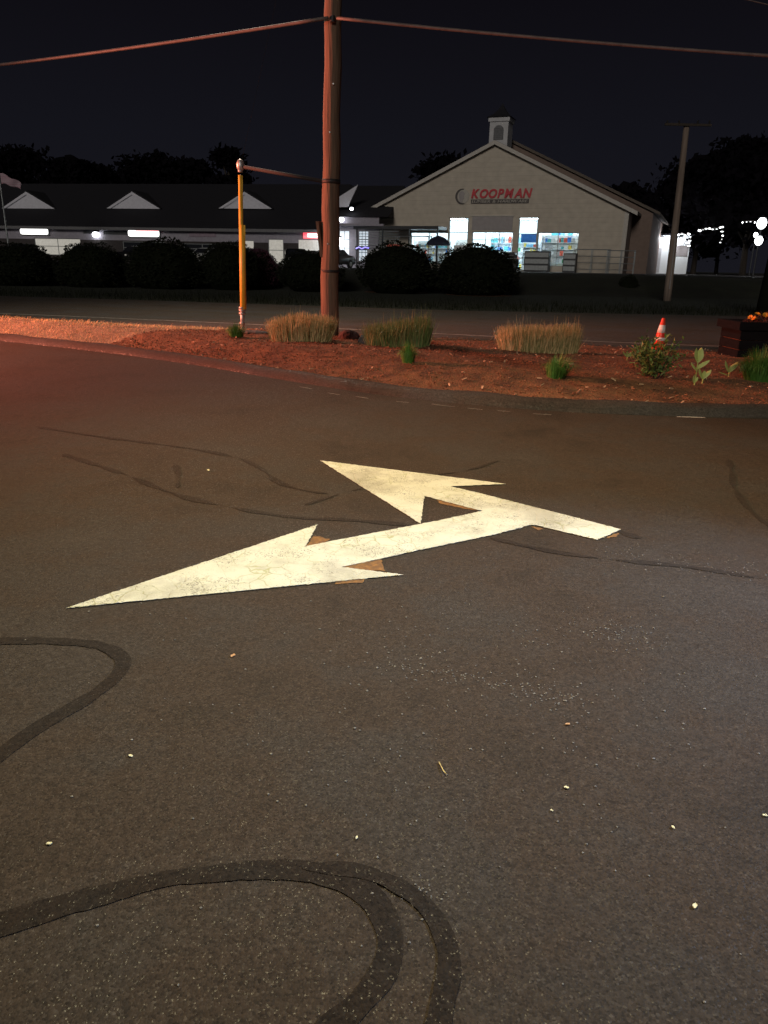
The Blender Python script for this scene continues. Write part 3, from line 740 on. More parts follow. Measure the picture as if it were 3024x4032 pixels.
for k in range(26):
    a = r.uniform(0, 6.28); q = math.sqrt(r.random())*.9; p0 = Vector((math.cos(a)*q*.58, math.sin(a)*q*.3, .05+.20*(1-q*q)*r.uniform(.7, 1.1)))
    b_ = MB(); d = Vector((r.gauss(0, .5), r.gauss(-.7, .5), .8)).normalized(); s1 = d.orthogonal().normalized(); s2 = d.cross(s1)
    for j in range(9):
        t = j*6.283/9; dr = s1*math.cos(t)+s2*math.sin(t)+d*.35; b_.leaf(p0, dr, d, .055, .032)
    b_.build('blossom', M['flower'], fl)
tag(fl, 'orange yellow blossoms with dark leaves growing in the planter', 'flowers')

# ================================================================== FAR SIDE: ROUND SHRUBS, TREES
def shrub_mesh(seed, n=3200):
    r = random.Random(seed); mb = MB()
    for k in range(n):
        z = r.uniform(-.55, 1); t = r.uniform(0, 6.28); q = Vector((math.sqrt(1-z*z)*math.cos(t), math.sqrt(1-z*z)*math.sin(t), z))
        q *= .96+.16*noise.noise(q*2.5+Vector((seed, 0, 0)))+.05*r.random()
        mb.leaf(q*(1+.035*r.random()), Vector((r.gauss(q.x, .6), r.gauss(q.y, .6), r.gauss(q.z, .6))), q, r.uniform(.05, .13), r.uniform(.03, .06))
    return mb
sm = [shrub_mesh(s) for s in (1, 2)]
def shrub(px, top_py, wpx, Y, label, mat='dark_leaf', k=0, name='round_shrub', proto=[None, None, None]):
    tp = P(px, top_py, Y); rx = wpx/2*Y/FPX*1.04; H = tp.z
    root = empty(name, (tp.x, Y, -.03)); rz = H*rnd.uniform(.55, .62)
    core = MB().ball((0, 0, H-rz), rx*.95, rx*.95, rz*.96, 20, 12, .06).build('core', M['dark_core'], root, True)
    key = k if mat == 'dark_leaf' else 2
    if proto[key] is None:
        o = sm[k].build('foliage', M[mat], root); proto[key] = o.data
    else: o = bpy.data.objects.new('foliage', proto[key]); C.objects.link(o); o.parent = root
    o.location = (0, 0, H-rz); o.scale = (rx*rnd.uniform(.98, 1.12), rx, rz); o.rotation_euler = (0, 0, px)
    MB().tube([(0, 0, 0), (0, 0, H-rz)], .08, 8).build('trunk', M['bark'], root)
    return tag(root, label, 'shrub', 'round shrubs across the road')
for px, tp, wd, lb in [(60, 962, 270, 'leftmost dark round clipped shrub across the road'), (352, 962, 235, 'dark round shrub, second from the left, across the road'), (645, 950, 262, 'dark round shrub, third from the left, below the right lit sign'),
                       (898, 958, 200, 'dark round shrub directly behind the yellow guy guard'), (1222, 992, 215, 'dark round shrub directly behind the utility pole'), (1565, 962, 262, 'dark round shrub across the road, left of the last one'), (1880, 966, 288, 'largest dark round shrub in front of the lit shop windows')]:
    shrub(px, tp, wd, 45, lb, k=px % 2)
shrub(1020, 985, 130, 47, 'dark plum-red round shrub between two dark green ones', 'plum_leaf', 0)
shrub(2480, 1085, 70, 50, 'low dark shrub near the right corner of the shop', 'dark_leaf', 1)
# red-mulch rings under two shrubs
for q in ((1560, 1150), (1885, 1160)):
    c = G(*q); mb = MB(); vs = [(c.x+1.9*math.cos(t*.26)*(1+.05*math.sin(t*3)), c.y+2.0*math.sin(t*.26), -.018) for t in range(24)]
    o = mb.add(vs, [tuple(range(24))]).build('mulch_ring', M['mulch']); struct(o)

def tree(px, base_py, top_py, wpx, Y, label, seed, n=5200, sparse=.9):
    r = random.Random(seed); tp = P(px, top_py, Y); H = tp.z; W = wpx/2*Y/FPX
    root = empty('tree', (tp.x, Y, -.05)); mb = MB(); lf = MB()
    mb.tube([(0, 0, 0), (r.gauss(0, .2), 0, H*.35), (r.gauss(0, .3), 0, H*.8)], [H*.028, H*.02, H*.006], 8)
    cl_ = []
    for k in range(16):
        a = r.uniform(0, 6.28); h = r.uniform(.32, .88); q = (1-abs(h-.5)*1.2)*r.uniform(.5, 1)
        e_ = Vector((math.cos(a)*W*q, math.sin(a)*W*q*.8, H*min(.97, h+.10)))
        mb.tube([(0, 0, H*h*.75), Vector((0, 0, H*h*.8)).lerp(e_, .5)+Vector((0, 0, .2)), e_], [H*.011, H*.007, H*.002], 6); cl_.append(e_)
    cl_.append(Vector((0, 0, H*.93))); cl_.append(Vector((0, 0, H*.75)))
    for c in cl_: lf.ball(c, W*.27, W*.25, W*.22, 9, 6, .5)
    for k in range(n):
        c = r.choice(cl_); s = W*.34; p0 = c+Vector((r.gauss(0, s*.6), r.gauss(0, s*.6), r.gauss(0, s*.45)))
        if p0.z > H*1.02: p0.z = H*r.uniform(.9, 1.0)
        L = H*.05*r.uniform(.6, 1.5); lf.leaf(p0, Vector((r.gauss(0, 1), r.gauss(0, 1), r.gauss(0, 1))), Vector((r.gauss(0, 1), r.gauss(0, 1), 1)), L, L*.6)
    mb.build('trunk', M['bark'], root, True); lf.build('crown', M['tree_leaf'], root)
    return tag(root, label, 'tree', 'dark trees behind the shops')
for a in [(40, 0, 590, 300, 115, 'broad dark tree at the left edge behind the shop wing', 1), (330, 0, 650, 340, 112, 'wide low dark tree behind the first two gables', 2),
          (590, 0, 615, 260, 118, 'taller dark tree rising between the middle gables', 3), (740, 0, 640, 230, 116, 'dark tree left of the yellow guard, behind the roof', 4),
          (895, 0, 598, 150, 113, 'narrow dark tree just left of the yellow guard top', 5), (1760, 0, 612, 230, 122, 'dark tree crown showing above the shop roof left slope', 6),
          (2480, 0, 735, 330, 118, 'dark tree behind the right end of the shop roof', 7), (2790, 0, 640, 420, 92, 'large dark tree right of the far pole', 8),
          (3010, 0, 560, 440, 84, 'tallest dark tree at the right edge', 9), (2870, 0, 760, 380, 96, 'lower dark tree between the two tall ones at right', 10)]:
    tree(*a)
# thin bare trunk at right border
q = G(3012, 1235)
tk = empty('tree', (q.x*1.0, q.y, -.1)); MB().tube([(0, 0, 0), (.1, 0, 3), (-.1, 0, 7), (.1, 0, 13)], [.36, .30, .24, .12], 14).build('trunk', M['dark_core'], tk, True)
mb = MB(); r = random.Random(3)
for k in range(900):
    p0 = Vector((r.gauss(.6, 1.6), r.gauss(0, 1.4), r.gauss(15, 1.0))); mb.leaf(p0, Vector((r.gauss(0, 1), r.gauss(0, 1), r.gauss(0, 1))), Vector((0, 0, 1)), .35, .2)
mb.build('crown', M['tree_leaf'], tk)
tag(tk, 'thick dark tree trunk at the right border beyond the road', 'tree')

# ================================================================== SHOP WITH GABLE FRONT (local: x along the front, y back)
def wall_holes(x0, x1, z0, z1, y0, y1, holes):
    X = sorted({x0, x1, *[h[0] for h in holes], *[h[1] for h in holes]}); Z = sorted({z0, z1, *[h[2] for h in holes], *[h[3] for h in holes]})
    def solid(i, j):
        if i < 0 or j < 0 or i >= len(X)-1 or j >= len(Z)-1: return False
        cx, cz_ = (X[i]+X[i+1])/2, (Z[j]+Z[j+1])/2
        return not any(h[0] < cx < h[1] and h[2] < cz_ < h[3] for h in holes)
    mb = MB()
    for i in range(len(X)-1):
        for j in range(len(Z)-1):
            if not solid(i, j): continue
            a, b, c, d = X[i], X[i+1], Z[j], Z[j+1]
            mb.add([(a, y0, c), (b, y0, c), (b, y0, d), (a, y0, d)], [(0, 1, 2, 3)]); mb.add([(a, y1, c), (b, y1, c), (b, y1, d), (a, y1, d)], [(3, 2, 1, 0)])
            if not solid(i-1, j): mb.add([(a, y0, c), (a, y0, d), (a, y1, d), (a, y1, c)], [(0, 1, 2, 3)])
            if not solid(i+1, j): mb.add([(b, y0, c), (b, y0, d), (b, y1, d), (b, y1, c)], [(3, 2, 1, 0)])
            if not solid(i, j-1): mb.add([(a, y0, c), (b, y0, c), (b, y1, c), (a, y1, c)], [(3, 2, 1, 0)])
            if not solid(i, j+1): mb.add([(a, y0, d), (b, y0, d), (b, y1, d), (a, y1, d)], [(0, 1, 2, 3)])
    return mb
KA = Vector((-2.13, 79.0, 0)); KR = -R(22)
KM = Matrix.Translation(KA) @ Matrix.Rotation(KR, 4, 'Z')
kb = empty('gable_shop', KA, KR)
WK, EK, AK, DK = 24.8, 6.47, 12.15, 30.0
holes = [(4.49, 8.34, 1.7, 4.6), (8.4, 10.3, 1.6, 5.91), (10.72, 14.68, 1.6, 4.67), (15.14, 16.9, 1.26, 5.91), (16.98, 20.7, 1.7, 4.64)]
mb = wall_holes(0, WK, 0, EK, 0, .3, holes)
mb.prism([(0, EK), (WK, EK), (WK/2+.1, AK)], 0, .3)
mb.build('front_wall', M['shop_wall'], kb)
BV, BM_, BH = 4.0, 1.75, .85
body = MB().prism([(-BM_, EK-.04), (WK+BM_, EK-.04), (WK/2+.1, AK+BH)], BV, BV+.3); body.build('body_gable', M['side_wall'], kb)
MB().box(WK, WK+BM_, BV, BV+.3, 0, EK-.042).build('setback_wall', M['side_wall'], kb); MB().box(-BM_, 0, BV, BV+.3, 0, EK-.042).build('setback_wall', M['side_wall'], kb)
MB().box(WK+BM_-.3, WK+BM_, BV+.302, BV+32, 0, EK).build('side_wall', M['side_wall'], kb)
for s_ in (-1, 1):
    xe = WK/2+.1+s_*(WK/2+BM_+.5); ze = EK-.4*.458
    pl_ = [(xe, ze), (WK/2+.1+s_*.002, AK+BH), (WK/2+.1+s_*.002, AK+BH+.25), (xe, ze+.25)]
    if s_ > 0: pl_ = pl_[::-1]
    MB().prism(pl_, BV-.3, BV+32).build('body_roof', M['roof_brown'], kb)
MB().box(WK-.3, WK, .302, BV-.002, 0, EK).build('side_wall', M['side_wall'], kb)
MB().box(0, .3, .302, BV-.002, 0, EK).build('side_wall', M['side_wall'], kb)
def roof_slab(x0, z0, x1, z1, y0, y1, th):
    return MB().prism([(x0, z0), (x1, z1), (x1, z1+th), (x0, z0+th)], y0, y1)
ov = .75; sl_ = (AK-EK)/(WK/2)
xm = WK/2+.1
roof_slab(-ov, EK-ov*sl_+.02, xm, AK+.02, -.45, BV+1, .22).build('roof', M['roof_brown'], kb)
rr = roof_slab(xm+.001, AK+.02, WK+ov, EK-ov*sl_+.02, -.45, BV+1, .22).build('roof', M['roof_brown'], kb)
for (xa, za, xb, zb) in ((-ov, EK-ov*sl_, xm-.003, AK), (xm+.003, AK, WK+ov, EK-ov*sl_)):
    roof_slab(xa, za-.12, xb, zb-.12, -.50, -.452, .34).build('rake_board', M['trim'], kb)
for x in (0, WK-.35): MB().box(x-.004*(x == 0), x+.354, -.04, -.003, 0, EK-.15).build('corner_board', M['trim'], kb)
# cupola on the ridge (world ~ (10.0, 77))
cu = KM.inverted() @ P(1968, 475, 76.4); cy = 1.55; cx = xm; zt_ = 14.42
hw = .86
MB().box(cx-hw, cx+hw, cy-hw, cy+hw, AK-.5, zt_-.35).build('cupola_base', M['cupola'], kb)
MB().box(cx-hw-.12, cx+hw+.12, cy-hw-.12, cy+hw+.12, zt_-.35, zt_).build('cupola_cornice', M['cupola'], kb)
mb = MB(); pf = [(-1.12, 0), (-.6, .34), (-.28, .75), (-.1, 1.2)]
vs = []; fs = []
for q, z in [(1.12, 0), (.66, .30), (.32, .7), (.12, 1.05), (.03, 1.25)]:
    vs += [(cx-q, cy-q, zt_+z), (cx+q, cy-q, zt_+z), (cx+q, cy+q, zt_+z), (cx-q, cy+q, zt_+z)]
for i in range(4):
    for k in range(4): fs.append((4*i+k, 4*i+(k+1) % 4, 4*i+4+(k+1) % 4, 4*i+4+k))
fs += [(3, 2, 1, 0), (16, 17, 18, 19)]
mb.add(vs, fs).build('cupola_roof', M['roof'], kb)
arc = [(cx-.46, 12.55), (cx+.46, 12.55), (cx+.46, 13.35)]+[(cx+.46*math.cos(t*math.pi/10), 13.35+.42*math.sin(t*math.pi/10)) for t in range(1, 10)]+[(cx-.46, 13.35)]
lv = MB().prism(arc, cy-hw-.03, cy-hw-.002).build('cupola_louvre', M['louvre'], kb)
for k in range(7): MB().box(cx-.42, cx+.42, cy-hw-.06, cy-hw-.032, 12.6+k*.15, 12.66+k*.15).build('slat', M['louvre'], lv)
# windows
def window(parent, h, cols, rows, y=.12, name='window', fm='frame', gm='glass', fw=.07):
    x0, x1, z0, z1 = h; mb = MB()
    mb.box(x0+.002, x0+fw, y-.04, y+.06, z0+.002, z1-.002); mb.box(x1-fw, x1-.002, y-.04, y+.06, z0+.002, z1-.002)
    mb.box(x0+fw, x1-fw, y-.04, y+.06, z0+.002, z0+fw); mb.box(x0+fw, x1-fw, y-.04, y+.06, z1-fw, z1-.002)
    wf = mb.build(name, M[fm], parent)
    for k in range(1, cols):
        x = x0+(x1-x0)*k/cols; MB().box(x-.03, x+.03, y-.03, y+.05, z0+fw, z1-fw).build('mullion', M[fm], wf)
    for z in rows: MB().box(x0+fw, x1-fw, y-.034, y+.054, z-.03, z+.03).build('transom', M[fm], wf)
    xs_ = [x0+fw]+[x0+(x1-x0)*k/cols for k in range(1, cols)]+[x1-fw]; zs_ = [z0+fw]+list(rows)+[z1-fw]
    for a, b in zip(xs_, xs_[1:]):
        for c, d in zip(zs_, zs_[1:]): MB().add([(a, y, c), (b, y, c), (b, y, d), (a, y, d)], [(0, 1, 2, 3)]).build('pane', M[gm], wf)
    return wf
window(kb, holes[0], 2, (2.6, 3.4)); window(kb, holes[1], 1, (4.6,)); window(kb, holes[2], 3, (2.5, 3.95)); window(kb, holes[3], 1, (4.5, 2.4)); window(kb, holes[4], 2, (2.6,))
MB().box(10.68, 14.56, -.06, -.003, 4.82, 6.0).build('fascia_panel', M['tan_panel'], kb)
MB().box(10.60, 14.64, -.12, -.003, 6.004, 6.08).build('panel_cap', M['trim'], kb)
# interior shell and ceiling tubes
MB().box(.32, 24.4, .31, 10.0, 1.21, 1.25).build('floor', M['inner'], kb)
MB().box(.32, 24.4, 10.0, 10.1, .02, 6.4).build('inner_wall', M['inner'], kb)
MB().box(3.2, 3.3, .31, 9.99, .061, 6.29).build('inner_wall', M['inner'], kb); MB().box(22.0, 22.1, .31, 9.99, .061, 6.29).build('inner_wall', M['inner'], kb)
MB().box(.32, 24.4, .31, 10.0, 6.3, 6.4).build('ceiling', M['inner'], kb)
for k in range(4):
    for j in range(3): MB().box(4.2+k*4.6, 7.6+k*4.6, 1.4+j*3.0, 1.75+j*3.0, 6.2, 6.295).build('ceiling_tube', M['tube'], kb)
tag(kb, 'tan gable-fronted hardware shop with cupola and brightly lit windows', 'shop')
# shelves with goods inside the shop
goods_cols = [(.05, .2, .6), (.75, .8, .82), (.65, .12, .08), (.1, .45, .5), (.8, .62, .12), (.5, .52, .55), (.08, .3, .15), (.78, .82, .85), (.85, .88, .9), (.25, .55, .75)]
gm = [pm('goods_%d' % i, c, None, 3, .5) for i, c in enumerate(goods_cols)]
def shelf(x0, x1, y, z1, rows, label, seed, fill=.85):
    r = random.Random(seed); root = empty('store_shelf', KM @ Vector(((x0+x1)/2, y, 1.25)), KR); W = (x1-x0)/2; z1 -= .7
    MB().box(-W, W, .2, .24, 0, z1).build('back_panel', M['inner'], root)
    for s in (-1, 1): MB().box(s*W-.03, s*W+.03, -.2, .198, 0, z1).build('upright', M['inner'], root)
    for k in range(rows):
        z = .12+k*(z1-.2)/rows; MB().box(-W+.032, W-.032, -.2, .198, z, z+.04).build('board', M['inner'], root)
        groups = {}
        x = -W+.08
        while x < W-.3:
            ww = r.uniform(.12, .42); hh = r.uniform(.45, .9)*(z1-.2)/rows*.85
            if r.random() < fill:
                c = r.randrange(len(gm)); groups.setdefault(c, MB()).box(x, x+ww-.02, -.17, .12, z+.041, z+.041+hh)
            x += ww
        for c, b_ in groups.items(): stuff(b_.build('goods', gm[c], root))
    return tag(root, label, 'shelf', 'shop shelves behind the windows')
shelf(4.6, 8.2, 1.5, 3.3, 4, 'stocked shelf inside the leftmost lit shop window', 1)
shelf(8.5, 10.2, 2.2, 3.5, 4, 'stocked shelf behind the tall left shop window', 2)
shelf(10.9, 14.5, 1.9, 2.5, 3, 'low stocked shelf behind the three-pane middle shop window', 3)
shelf(10.9, 14.5, 6.5, 4.2, 4, 'rear shelf seen over the low one in the middle shop window', 4, .6)
shelf(15.2, 16.9, 2.4, 3.4, 5, 'stocked shelf behind the tall right shop window', 5)
shelf(17.1, 20.6, 1.6, 3.9, 5, 'stocked shelf behind the rightmost lit shop window', 6)
shelf(17.1, 20.6, 6.0, 4.8, 5, 'tall rear shelf in the rightmost lit shop window', 7)
def kobj(name, mb, mat, label, cat, loc, group=None):
    o = mb.build(name, M[mat] if isinstance(mat, str) else mat); o.matrix_world = KM @ Matrix.Translation(loc); return tag(o, label, cat, group)
kobj('banner', MB().box(-.8, .8, 0, .03, -.38, .38), gm[0], 'blue banner hanging inside the tall right shop window', 'banner', (16.1, .6, 4.15))

# sign on the gable: emblem + letters, each letter a part
sg = empty('shop_sign', KM @ Vector((12.5, -.05, 7.1)), KR)
def letter(ch, size, shear, bold):
    cu_ = bpy.data.curves.new('t', 'FONT'); cu_.body = ch; cu_.size = size; cu_.shear = shear; cu_.offset = bold; cu_.extrude = .05; cu_.resolution_u = 4
    o = bpy.data.objects.new('t', cu_); C.objects.link(o); bpy.context.view_layer.update()
    me_ = bpy.data.meshes.new_from_object(o.evaluated_get(bpy.context.evaluated_depsgraph_get())); bpy.data.objects.remove(o); return me_
def put_text(txt, x0, x1, z0, h, mat, name, y=-.03, shear=.22, bold=.02, serif=True):
    mes = [letter(c, 1.0, shear, bold) if c != ' ' else None for c in txt]
    wd = [(max(v.co.x for v in m.vertices)-min(v.co.x for v in m.vertices)) if m else .35 for m in mes]
    gap = .035; tot = sum(wd)+gap*(len(txt)-1); kx = (x1-x0)/tot; x = x0
    for m, w_ in zip(mes, wd):
        if m:
            mnx = min(v.co.x for v in m.vertices); mnz = min(v.co.y for v in m.vertices); mxz = max(v.co.y for v in m.vertices); kz = h/(mxz-mnz)
            for v in m.vertices: v.co = (x+(v.co.x-mnx)*kx, y-v.co.z, z0+(v.co.y-mnz)*kz)
            m.flip_normals()
            m.materials.append(M[mat]); o = bpy.data.objects.new(name, m); C.objects.link(o); o.parent = sg
        x += (w_+gap)*kx
put_text('KOOPMAN', -2.05, 3.68, .47, .80, 'sign_red', 'letter', bold=.035)
MB().box(-2.05, 3.42, -.02, .03, .02, .38).build('lower_strip', M['sign_dark'], sg)
put_text('LUMBER & HARDWARE', -1.93, 3.32, .08, .23, 'sign_pale', 'small_letter', -.06, .15, .0)
cxx = -2.92; rads = .66
ring_ = [(cxx+rads*math.cos(t*.2094), .66+rads*math.sin(t*.2094)) for t in range(30)]
MB().prism(ring_, -.03, .03).build('emblem_disc', M['sign_pale'], sg)
cres = [(cxx+rads*1.02*math.cos(t), .66+rads*1.02*math.sin(t)) for t in [math.pi*.42+i*math.pi*1.2/18 for i in range(19)]]
cres += [(cxx+.10+rads*.86*math.cos(t), .66+rads*.88*math.sin(t)) for t in [math.pi*1.55-i*math.pi*1.06/18 for i in range(19)]]
MB().prism(cres, -.07, -.032).build('emblem_ring', M['sign_dark'], sg)
MB().prism([(cxx-.22, .1), (cxx+.05, .12), (cxx+.10, .38), (cxx+.22, .48), (cxx+.16, .66), (cxx+.24, .92), (cxx+.02, 1.12), (cxx-.26, 1.05), (cxx-.34, .76), (cxx-.25, .46)], -.06, -.032).build('emblem_figure', M['tan_panel'], sg)
tag(sg, 'red KOOPMAN lettering with round emblem on the gable wall', 'sign')

# canopy left of the windows with things displayed under it
cn_ = empty('canopy', KM @ Vector((0, 0, 0)), KR)
MB().box(-.3, 8.34, -3.0, -.52, 4.75, 5.02).build('roof_deck', M['dark_metal'], cn_)
for x in (0, 2.7, 5.4, 8.2): MB().box(x-.06, x+.06, -2.9, -2.78, LOTZ, 4.748).build('post', M['dark_metal'], cn_)
for k in range(9): MB().box(-.2, 4.3, -2.76, -2.73, 2.6+k*.24, 2.66+k*.24).build('slat', M['frame'], cn_)
tag(cn_, 'dark flat canopy on posts before the left half of the shop front', 'canopy')
def rack(u, v, W, H, label, seed):
    root = empty('display_rack', KM @ Vector((u, v, LOTZ)), KR)
    for x in (-W/2, 0, W/2):
        for y in (-.4, .4): MB().tube([(x, y, 0), (x, y, H)], .03, 6).build('post', M['frame'], root)
    for k in range(4):
        z = .3+k*(H-.35)/3
        for y in (-.4, .4): MB().tube([(-W/2, y, z), (W/2, y, z)], .028, 6).build('rail', M['frame'], root)
    return tag(root, label, 'rack', 'metal racks outside the shop')
rack(22.3, -2.2, 3.0, 2.0, 'tubular metal display rack right of the lit windows', 1)
rack(24.9, -3.6, 2.2, 1.9, 'smaller tubular metal rack near the shop corner', 2)
rack(6.5, -4.6, 3.2, 2.9, 'tall metal rack before the leftmost lit window', 3)
def cabinet(u, v, W, H, D, mat, label, name='storage_locker'):
    root = empty(name, KM @ Vector((u, v, LOTZ)), KR)
    MB().box(-W/2, W/2, -D/2, D/2, 0, H).build('body', M[mat], root)
    for k in range(3): MB().box(-W/2+.06, W/2-.06, -D/2-.03, -D/2-.002, .15+k*H/3.2, .15+k*H/3.2+H/4.5).build('door', M['frame' if mat != 'frame' else 'dark_metal'], root)
    return tag(root, label, 'locker')
cabinet(17.6, -2.4, 2.2, 1.75, .9, 'dark_metal', 'grey gas bottle locker in front of the right shop window')
cabinet(20.6, -3.0, 1.1, 1.6, .9, 'dark_metal', 'dark narrow cabinet beside the gas bottle locker', 'ice_box')
def umbrella(u, v, label):
    root = empty('patio_umbrella', KM @ Vector((u, v, LOTZ)), KR)
    MB().tube([(0, 0, 0), (0, 0, 2.9)], .03, 8).build('pole', M['frame'], root)
    MB().lathe((0, 0, 2.1), [(1.15, 0), (1.05, .22), (.7, .55), (.3, .72), (.02, .8)], 8).build('canopy', pm('umbrella_cloth', (.02, .022, .05), None, 3, .8), root)
    MB().lathe((0, 0, 0), [(.35, 0), (.33, .08), (.05, .12)], 12).build('base', M['rock'], root)
    return tag(root, label, 'umbrella')
umbrella(9.2, -5.5, 'dark blue open patio umbrella before the tall left window')
def grill(u, v, label, s=1.0):
    root = empty('grill', KM @ Vector((u, v, LOTZ)), KR)
    MB().box(-.6*s, .6*s, -.3, .3, .15, .85*s).build('cart', M['dark_metal'], root)
    mb = MB(); mb.prism([(-.45*s, .87*s), (.45*s, .87*s), (.45*s, 1.1*s), (.36*s, 1.28*s), (-.36*s, 1.28*s), (-.45*s, 1.1*s)], -.28, .28); mb.build('lid', M['dark_metal'], root)
    MB().tube([(-.3*s, -.34, 1.05*s), (.3*s, -.34, 1.05*s)], .02, 6).build('handle', M['steel'], root)
    for x in (-.9*s, .62*s): MB().box(x, x+.28*s, -.25, .25, .86*s, .9*s).build('side_table', M['steel'], root)
    for x in (-.45, .45): MB().tube([(x*s, -.31, .1), (x*s, -.25, .1)], .1, 10).build('wheel', M['black_rubber'], root)
    return tag(root, label, 'grill', 'grills before the shop')
grill(15.6, -4.6, 'black barbecue grill under the tall right window', 1.25); grill(13.6, -6.0, 'black barbecue grill left of the other, near the round shrub', 1.2)
def pallet(u, v, H, label, col):
    root = empty('pallet_of_bags', KM @ Vector((u, v, LOTZ)), KR)
    for y in (-.5, 0, .5): MB().box(-.6, .6, y-.05, y+.05, 0, .12).build('pallet_runner', M['bark'], root)
    for k in range(int(H/.22)):
        for j in range(2): MB().box(-.6+.62*j, .58*j, -.48, .48, .125+k*.22, .33+k*.22).build('bag', gm[col], root)
    return tag(root, label, 'pallet', 'stacked bags before the shop')
pallet(3.2, -5.8, 1.6, 'stack of pale bags before the canopy, left one', 5); pallet(5.4, -6.4, 2.1, 'taller stack of red bags before the canopy', 2); pallet(11.4, -5.5, 2.0, 'stack of bags under the middle shop window', 1)

# ================================================================== LOW SHOP WING ON THE LEFT (local frame)
WB = Vector((-41.89, 84.0, 0)); WR = -R(10.37); WM = Matrix.Translation(WB) @ Matrix.Rotation(WR, 4, 'Z')
wb = empty('shop_row', WB, WR)
wh_ = [(4.0, 9.4, 1.8, 3.5), (14.2, 19.0, 1.8, 3.3), (21.0, 25.0, 1.8, 3.2), (27.2, 28.6, 1.4, 3.6), (30.1, 31.7, 1.4, 3.75)]
M['dark_lower_wall'] = pm('dark_band', (.055, .046, .046), (.03, .025, .026), 5, .9, .5, 30, .02)  # dark lower wall added to make the band behind the cars dark
wall_holes(-12, 36.5, 3.4, 4.4, .4, .7, [(a, b, 3.4, d) for a, b, c, d in wh_ if d > 3.4]).build('front_wall', M['wing_wall'], wb)
wall_holes(-12, 36.5, 0, 3.398, .38, .7, [(a, b, c, min(d, 3.398)) for a, b, c, d in wh_]).build('lower_wall', M['dark_lower_wall'], wb)
for i, h in enumerate(wh_): window(wb, h, 2 if i < 3 else 1, (2.7,), .52, 'window', 'frame', 'lit_warm' if i in (0, 3, 4) else 'dark_glass')
MB().box(36.2, 36.5, .702, 15, 0, 4.4).build('side_wall', M['wing_wall'], wb)
MB().box(-12.2, 36.7, -.35, -.22, 4.36, 4.68).build('fascia', M['louvre'], wb)
MB().box(-12.2, 36.7, -.218, .398, 4.40, 4.46).build('soffit', M['wing_wall'], wb)
MB().add([(-12.3, -.40, 4.70), (36.8, -.40, 4.70), (36.8, 8.2, 9.55), (-12.3, 8.2, 9.55), (36.8, 17, 4.7), (-12.3, 17, 4.7), (-12.3, -.4, 4.66), (36.8, -.4, 4.66), (36.8, 17, 4.66), (-12.3, 17, 4.66)],
         [(0, 1, 2, 3), (3, 2, 4, 5), (6, 9, 8, 7), (0, 6, 7, 1), (5, 4, 8, 9), (1, 7, 8, 4, 2), (0, 3, 5, 9, 6)]).build('roof', M['roof'], wb)
def dormer(u, W, z0, z1, v, name='dormer'):
    g_ = MB().prism([(u-W/2+.15, z0), (u+W/2-.15, z0), (u, z1-.1)], v, v+.1).build(name, M['gable'], wb)
    zr = lambda z: (z-4.7)/(9.55-4.7)*8.6-.4
    MB().add([(u-W/2-.1, v-.1, z0-.05), (u, v-.1, z1+.06), (u, zr(z1)+.3, z1+.06), (u-W/2-.1, zr(z0)+.1, z0-.05), (u-W/2-.1, v-.1, z0+.05), (u, v-.1, z1+.18), (u, zr(z1)+.3, z1+.18), (u-W/2-.1, zr(z0)+.1, z0+.05)],
             [(0, 1, 2, 3), (7, 6, 5, 4), (0, 4, 5, 1), (3, 2, 6, 7), (0, 3, 7, 4)]).build('dormer_roof', M['roof'], wb)
    MB().add([(u+W/2+.1, v-.1, z0-.05), (u, v-.1, z1+.06), (u, zr(z1)+.3, z1+.06), (u+W/2+.1, zr(z0)+.1, z0-.05), (u+W/2+.1, v-.1, z0+.05), (u, v-.1, z1+.18), (u, zr(z1)+.3, z1+.18), (u+W/2+.1, zr(z0)+.1, z0+.05)],
             [(3, 2, 1, 0), (4, 5, 6, 7), (1, 5, 4, 0), (7, 6, 2, 3), (4, 7, 3, 0)]).build('dormer_roof', M['roof'], wb)
    rb = [(u-W/2, z0), (u, z1), (u+W/2, z0), (u+W/2-.45, z0), (u, z1-.28), (u-W/2+.45, z0)]
    MB().add([(x, v-.12, z) for x, z in rb], [(0, 5, 4, 1), (1, 4, 3, 2)]).build('dormer_trim', M['gable'], wb)
WMi = WM.inverted()
for px in (112, 526, 966):
    V_ = 2.9
    # world ray meets the plane y_local = V_
    def hit(pxx, py):
        d = WMi.to_3x3() @ ray(pxx, py); o_ = WMi @ Vector((0, 0, CAMH)); t = (V_-o_.y)/d.y; return o_+d*t
    a, b, c = hit(px, 755), hit(px-104, 820), hit(px+106, 823)
    dormer((b.x+c.x)/2, c.x-b.x, (b.z+c.z)/2, a.z, V_)
tag(wb, 'long low dark-roofed shop row with pale triangular roof gables', 'shop row')
# link block between the row and the gabled shop
lk = empty('link_block', WB, WR)
lh = [(37.2, 38.7, 1.6, 4.6), (39.6, 40.6, 1.8, 4.6)]
wall_holes(36.9, 41.6, 0, 5.85, -.5, -.2, lh).build('front_wall', M['wing_wall'], lk)
for h in lh: window(lk, h, 3, (2.2, 3.0, 3.8), -.38, 'window', 'frame', 'lit_pale', .06)
MB().box(36.6, 42.2, -1.3, -.52, 5.0, 5.2).build('ledge', M['wing_wall'], lk)
MB().add([(36.8, -.8, 5.9), (42.6, -.8, 5.9), (42.6, 8, 9.4), (36.8, 8, 9.4), (36.8, -.8, 5.86), (42.6, -.8, 5.86), (42.6, 8, 5.86), (36.8, 8, 5.86)], [(0, 1, 2, 3), (4, 7, 6, 5), (0, 4, 5, 1), (1, 5, 6, 2), (3, 2, 6, 7), (0, 3, 7, 4)]).build('roof', M['roof'], lk)
